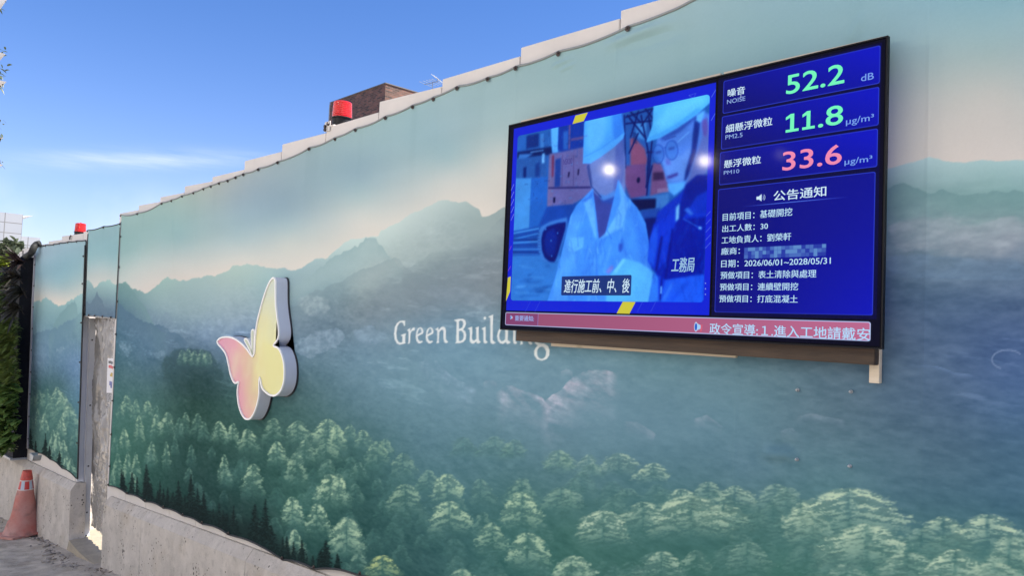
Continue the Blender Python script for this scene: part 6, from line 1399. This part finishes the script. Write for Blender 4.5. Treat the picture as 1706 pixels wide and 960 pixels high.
# ---------------------------------------------------------------- white tiled building at the far left
def tile_mat():
    m = bpy.data.materials.new('white wall tile'); m.use_nodes = True; t = m.node_tree; P = t.nodes['Principled BSDF']; P.inputs['Roughness'].default_value = .4
    co = t.nodes.new('ShaderNodeTexCoord'); sp = t.nodes.new('ShaderNodeSeparateXYZ'); cb = t.nodes.new('ShaderNodeCombineXYZ'); ad = t.nodes.new('ShaderNodeMath'); ad.operation = 'ADD'
    t.links.new(co.outputs['Object'], sp.inputs[0]); t.links.new(sp.outputs['X'], ad.inputs[0]); t.links.new(sp.outputs['Y'], ad.inputs[1]); t.links.new(ad.outputs[0], cb.inputs['X']); t.links.new(sp.outputs['Z'], cb.inputs['Y'])
    b = t.nodes.new('ShaderNodeTexBrick'); b.offset = 0; b.inputs['Scale'].default_value = 1; b.inputs['Brick Width'].default_value = 1.05; b.inputs['Row Height'].default_value = .72; b.inputs['Mortar Size'].default_value = .03; b.inputs['Color1'].default_value = (.36, .38, .41, 1); b.inputs['Color2'].default_value = (.33, .355, .39, 1); b.inputs['Mortar'].default_value = (.19, .19, .19, 1)
    t.links.new(cb.outputs[0], b.inputs['Vector']); t.links.new(b.outputs['Color'], P.inputs['Base Color']); return m
def white_block():
    X = -62.0; a = onx(38.5, 357.5, X); l0 = onx(-60, 350, X); Mt = tile_mat()
    t = thing('tiled_building', (X, a.y, 0), 'pale white tiled tower block far off at the left edge', 'building')
    MB().box(X-12, X, l0.y, a.y, -8, a.z).build('tiled_wall', Mt, t)
    e = onx(57, 359, X); zz = onx(38, 366.5, X).z
    MB().hexa([(X-8, a.y+.01, zz), (X-.3, a.y+.01, zz), (X-.3, e.y-1.0, zz+.1), (X-8, e.y-1.0, zz+.1)], [(X-8, a.y+.01, a.z-.05), (X-.3, a.y+.01, a.z-.05), (X-.3, e.y, e.z), (X-8, e.y, e.z)]).build('roof_canopy', M_alu, t)
    g = onx(70, 396, X); MB().box(X-10, X-.5, a.y+.02, g.y, -8, onx(55, 394.5, X).z).build('lower_wing', Mt, t)
    MB().box(X-3, X-2.95, l0.y, a.y-1, a.z+.45, a.z+.52).build('roof_rail', M_galv, t)
    for k in range(8): y = l0.y+(a.y-1-l0.y)*k/7; MB().box(X-3, X-2.95, y-.02, y+.02, a.z, a.z+.45).build('rail_post', M_galv, t)
white_block()
# ---------------------------------------------------------------- round tree behind the planted wall
def tree():
    X = -27.0; c = onx(22, 425, X); rr = (onx(52, 425, X)-c).length
    t = thing('tree', (X, c.y, gz(X)), 'round grey green tree crown above the planted wall in front of the white block', 'tree')
    r = random.Random(3); pts = []
    for k in range(2600):
        while True:
            v = Vector((r.uniform(-1, 1), r.uniform(-1, 1), r.uniform(-1, 1)))
            if .45 < v.length < 1: break
        w = 1+.22*math.sin(3*v.x*2+1)+.18*math.sin(5*v.y+2)+.15*math.sin(7*v.z)
        pts.append((X-rr*.2+v.x*rr*.9*w, c.y+v.y*rr*1.15*w, c.z-rr*.30+v.z*rr*.85*w))
    foliage(pts, r, .5, .30, .2, aim=lambda p: Vector((r.uniform(-1, 1), r.uniform(-1, 1), r.uniform(-.5, 1)))).build('crown', leaf_mat('dull tree leaf', (.075, .10, .06), (.15, .18, .11)), t)
    st = MB(); st.tube([(X-.3, c.y, gz(X)-.3), (X-.25, c.y+.1, c.z-rr*1.1), (X-.2, c.y, c.z-rr*.2)], [.16, .12, .05], 10)
    st.build('trunk', mat('bark', (.09, .07, .05), .9, var=.3, vscale=10), t)
    lm = MB()
    for k in range(6): a = k; lm.tube([(X-.25, c.y+.1, c.z-rr*(1.1-.1*k)), (X-.25+math.cos(a)*rr*.6, c.y+math.sin(a)*rr*.6, c.z-rr*.1)], [.06, .02], 6)
    lm.build('limb', mat('limb bark', (.09, .07, .05), .9), t)
tree()
# ---------------------------------------------------------------- balcony building cut by the left edge
def balcony_block():
    X = -30.0; edge = onx(1.0, 140, X)
    t = thing('balcony_building', (X, edge.y-2, gz(X)), 'pale apartment building with planted balconies cut off by the left edge of the picture', 'building')
    MB().box(X-9, X-1.2, edge.y-9, edge.y-.75, gz(X)-1, onx(5, -60, X).z).build('wall', M_render, t)
    lv = [(9, 3, 24), (6.5, 93, 108), (8, 139, 150), (2.5, 232, 238), (2.5, 276, 283)]
    r = random.Random(8); ml = leaf_mat('balcony leaf', (.04, .07, .02), (.11, .13, .05)); mw = mat('pale balcony slab', (.60, .60, .60), .7)
    for k, (px, ya, yb) in enumerate(lv):
        a, b = onx(px, ya, X), onx(px, yb, X)
        MB().hexa([(X-2.5, edge.y-5, b.z), (X+.2, edge.y-5, b.z), (X+.1, a.y-.35, b.z), (X-2.5, a.y-.35, b.z)], [(X-2.5, edge.y-5, a.z), (X+.3, edge.y-5, a.z), (X+.3, a.y, a.z), (X-2.5, a.y, a.z)]).build('balcony', mw, t)
        pts = [(X+r.uniform(-1.5, .3), a.y-abs(r.gauss(0, .5)), a.z+abs(r.gauss(0, .25))) for _ in range(150)]
        tp = thing('balcony_plant', (X-.5, a.y-.4, a.z), 'bushy plant spilling over the pale balcony at the left edge, ' + ('topmost of five', 'second from the top', 'third from the top', 'second from the bottom', 'lowest of five')[k], 'plant', 'plants on the balconies')
        foliage(pts, r, .35, .22, .5, aim=lambda p: Vector((r.uniform(-.5, 1), r.uniform(-.6, 1), r.uniform(-.6, 1)))).build('leaves', ml, tp)
        MB().tube([(X-.5, a.y-.4, a.z-.02), (X-.5, a.y-.35, a.z+.3)], .03, 6).build('stem', M_beam, tp)
balcony_block()
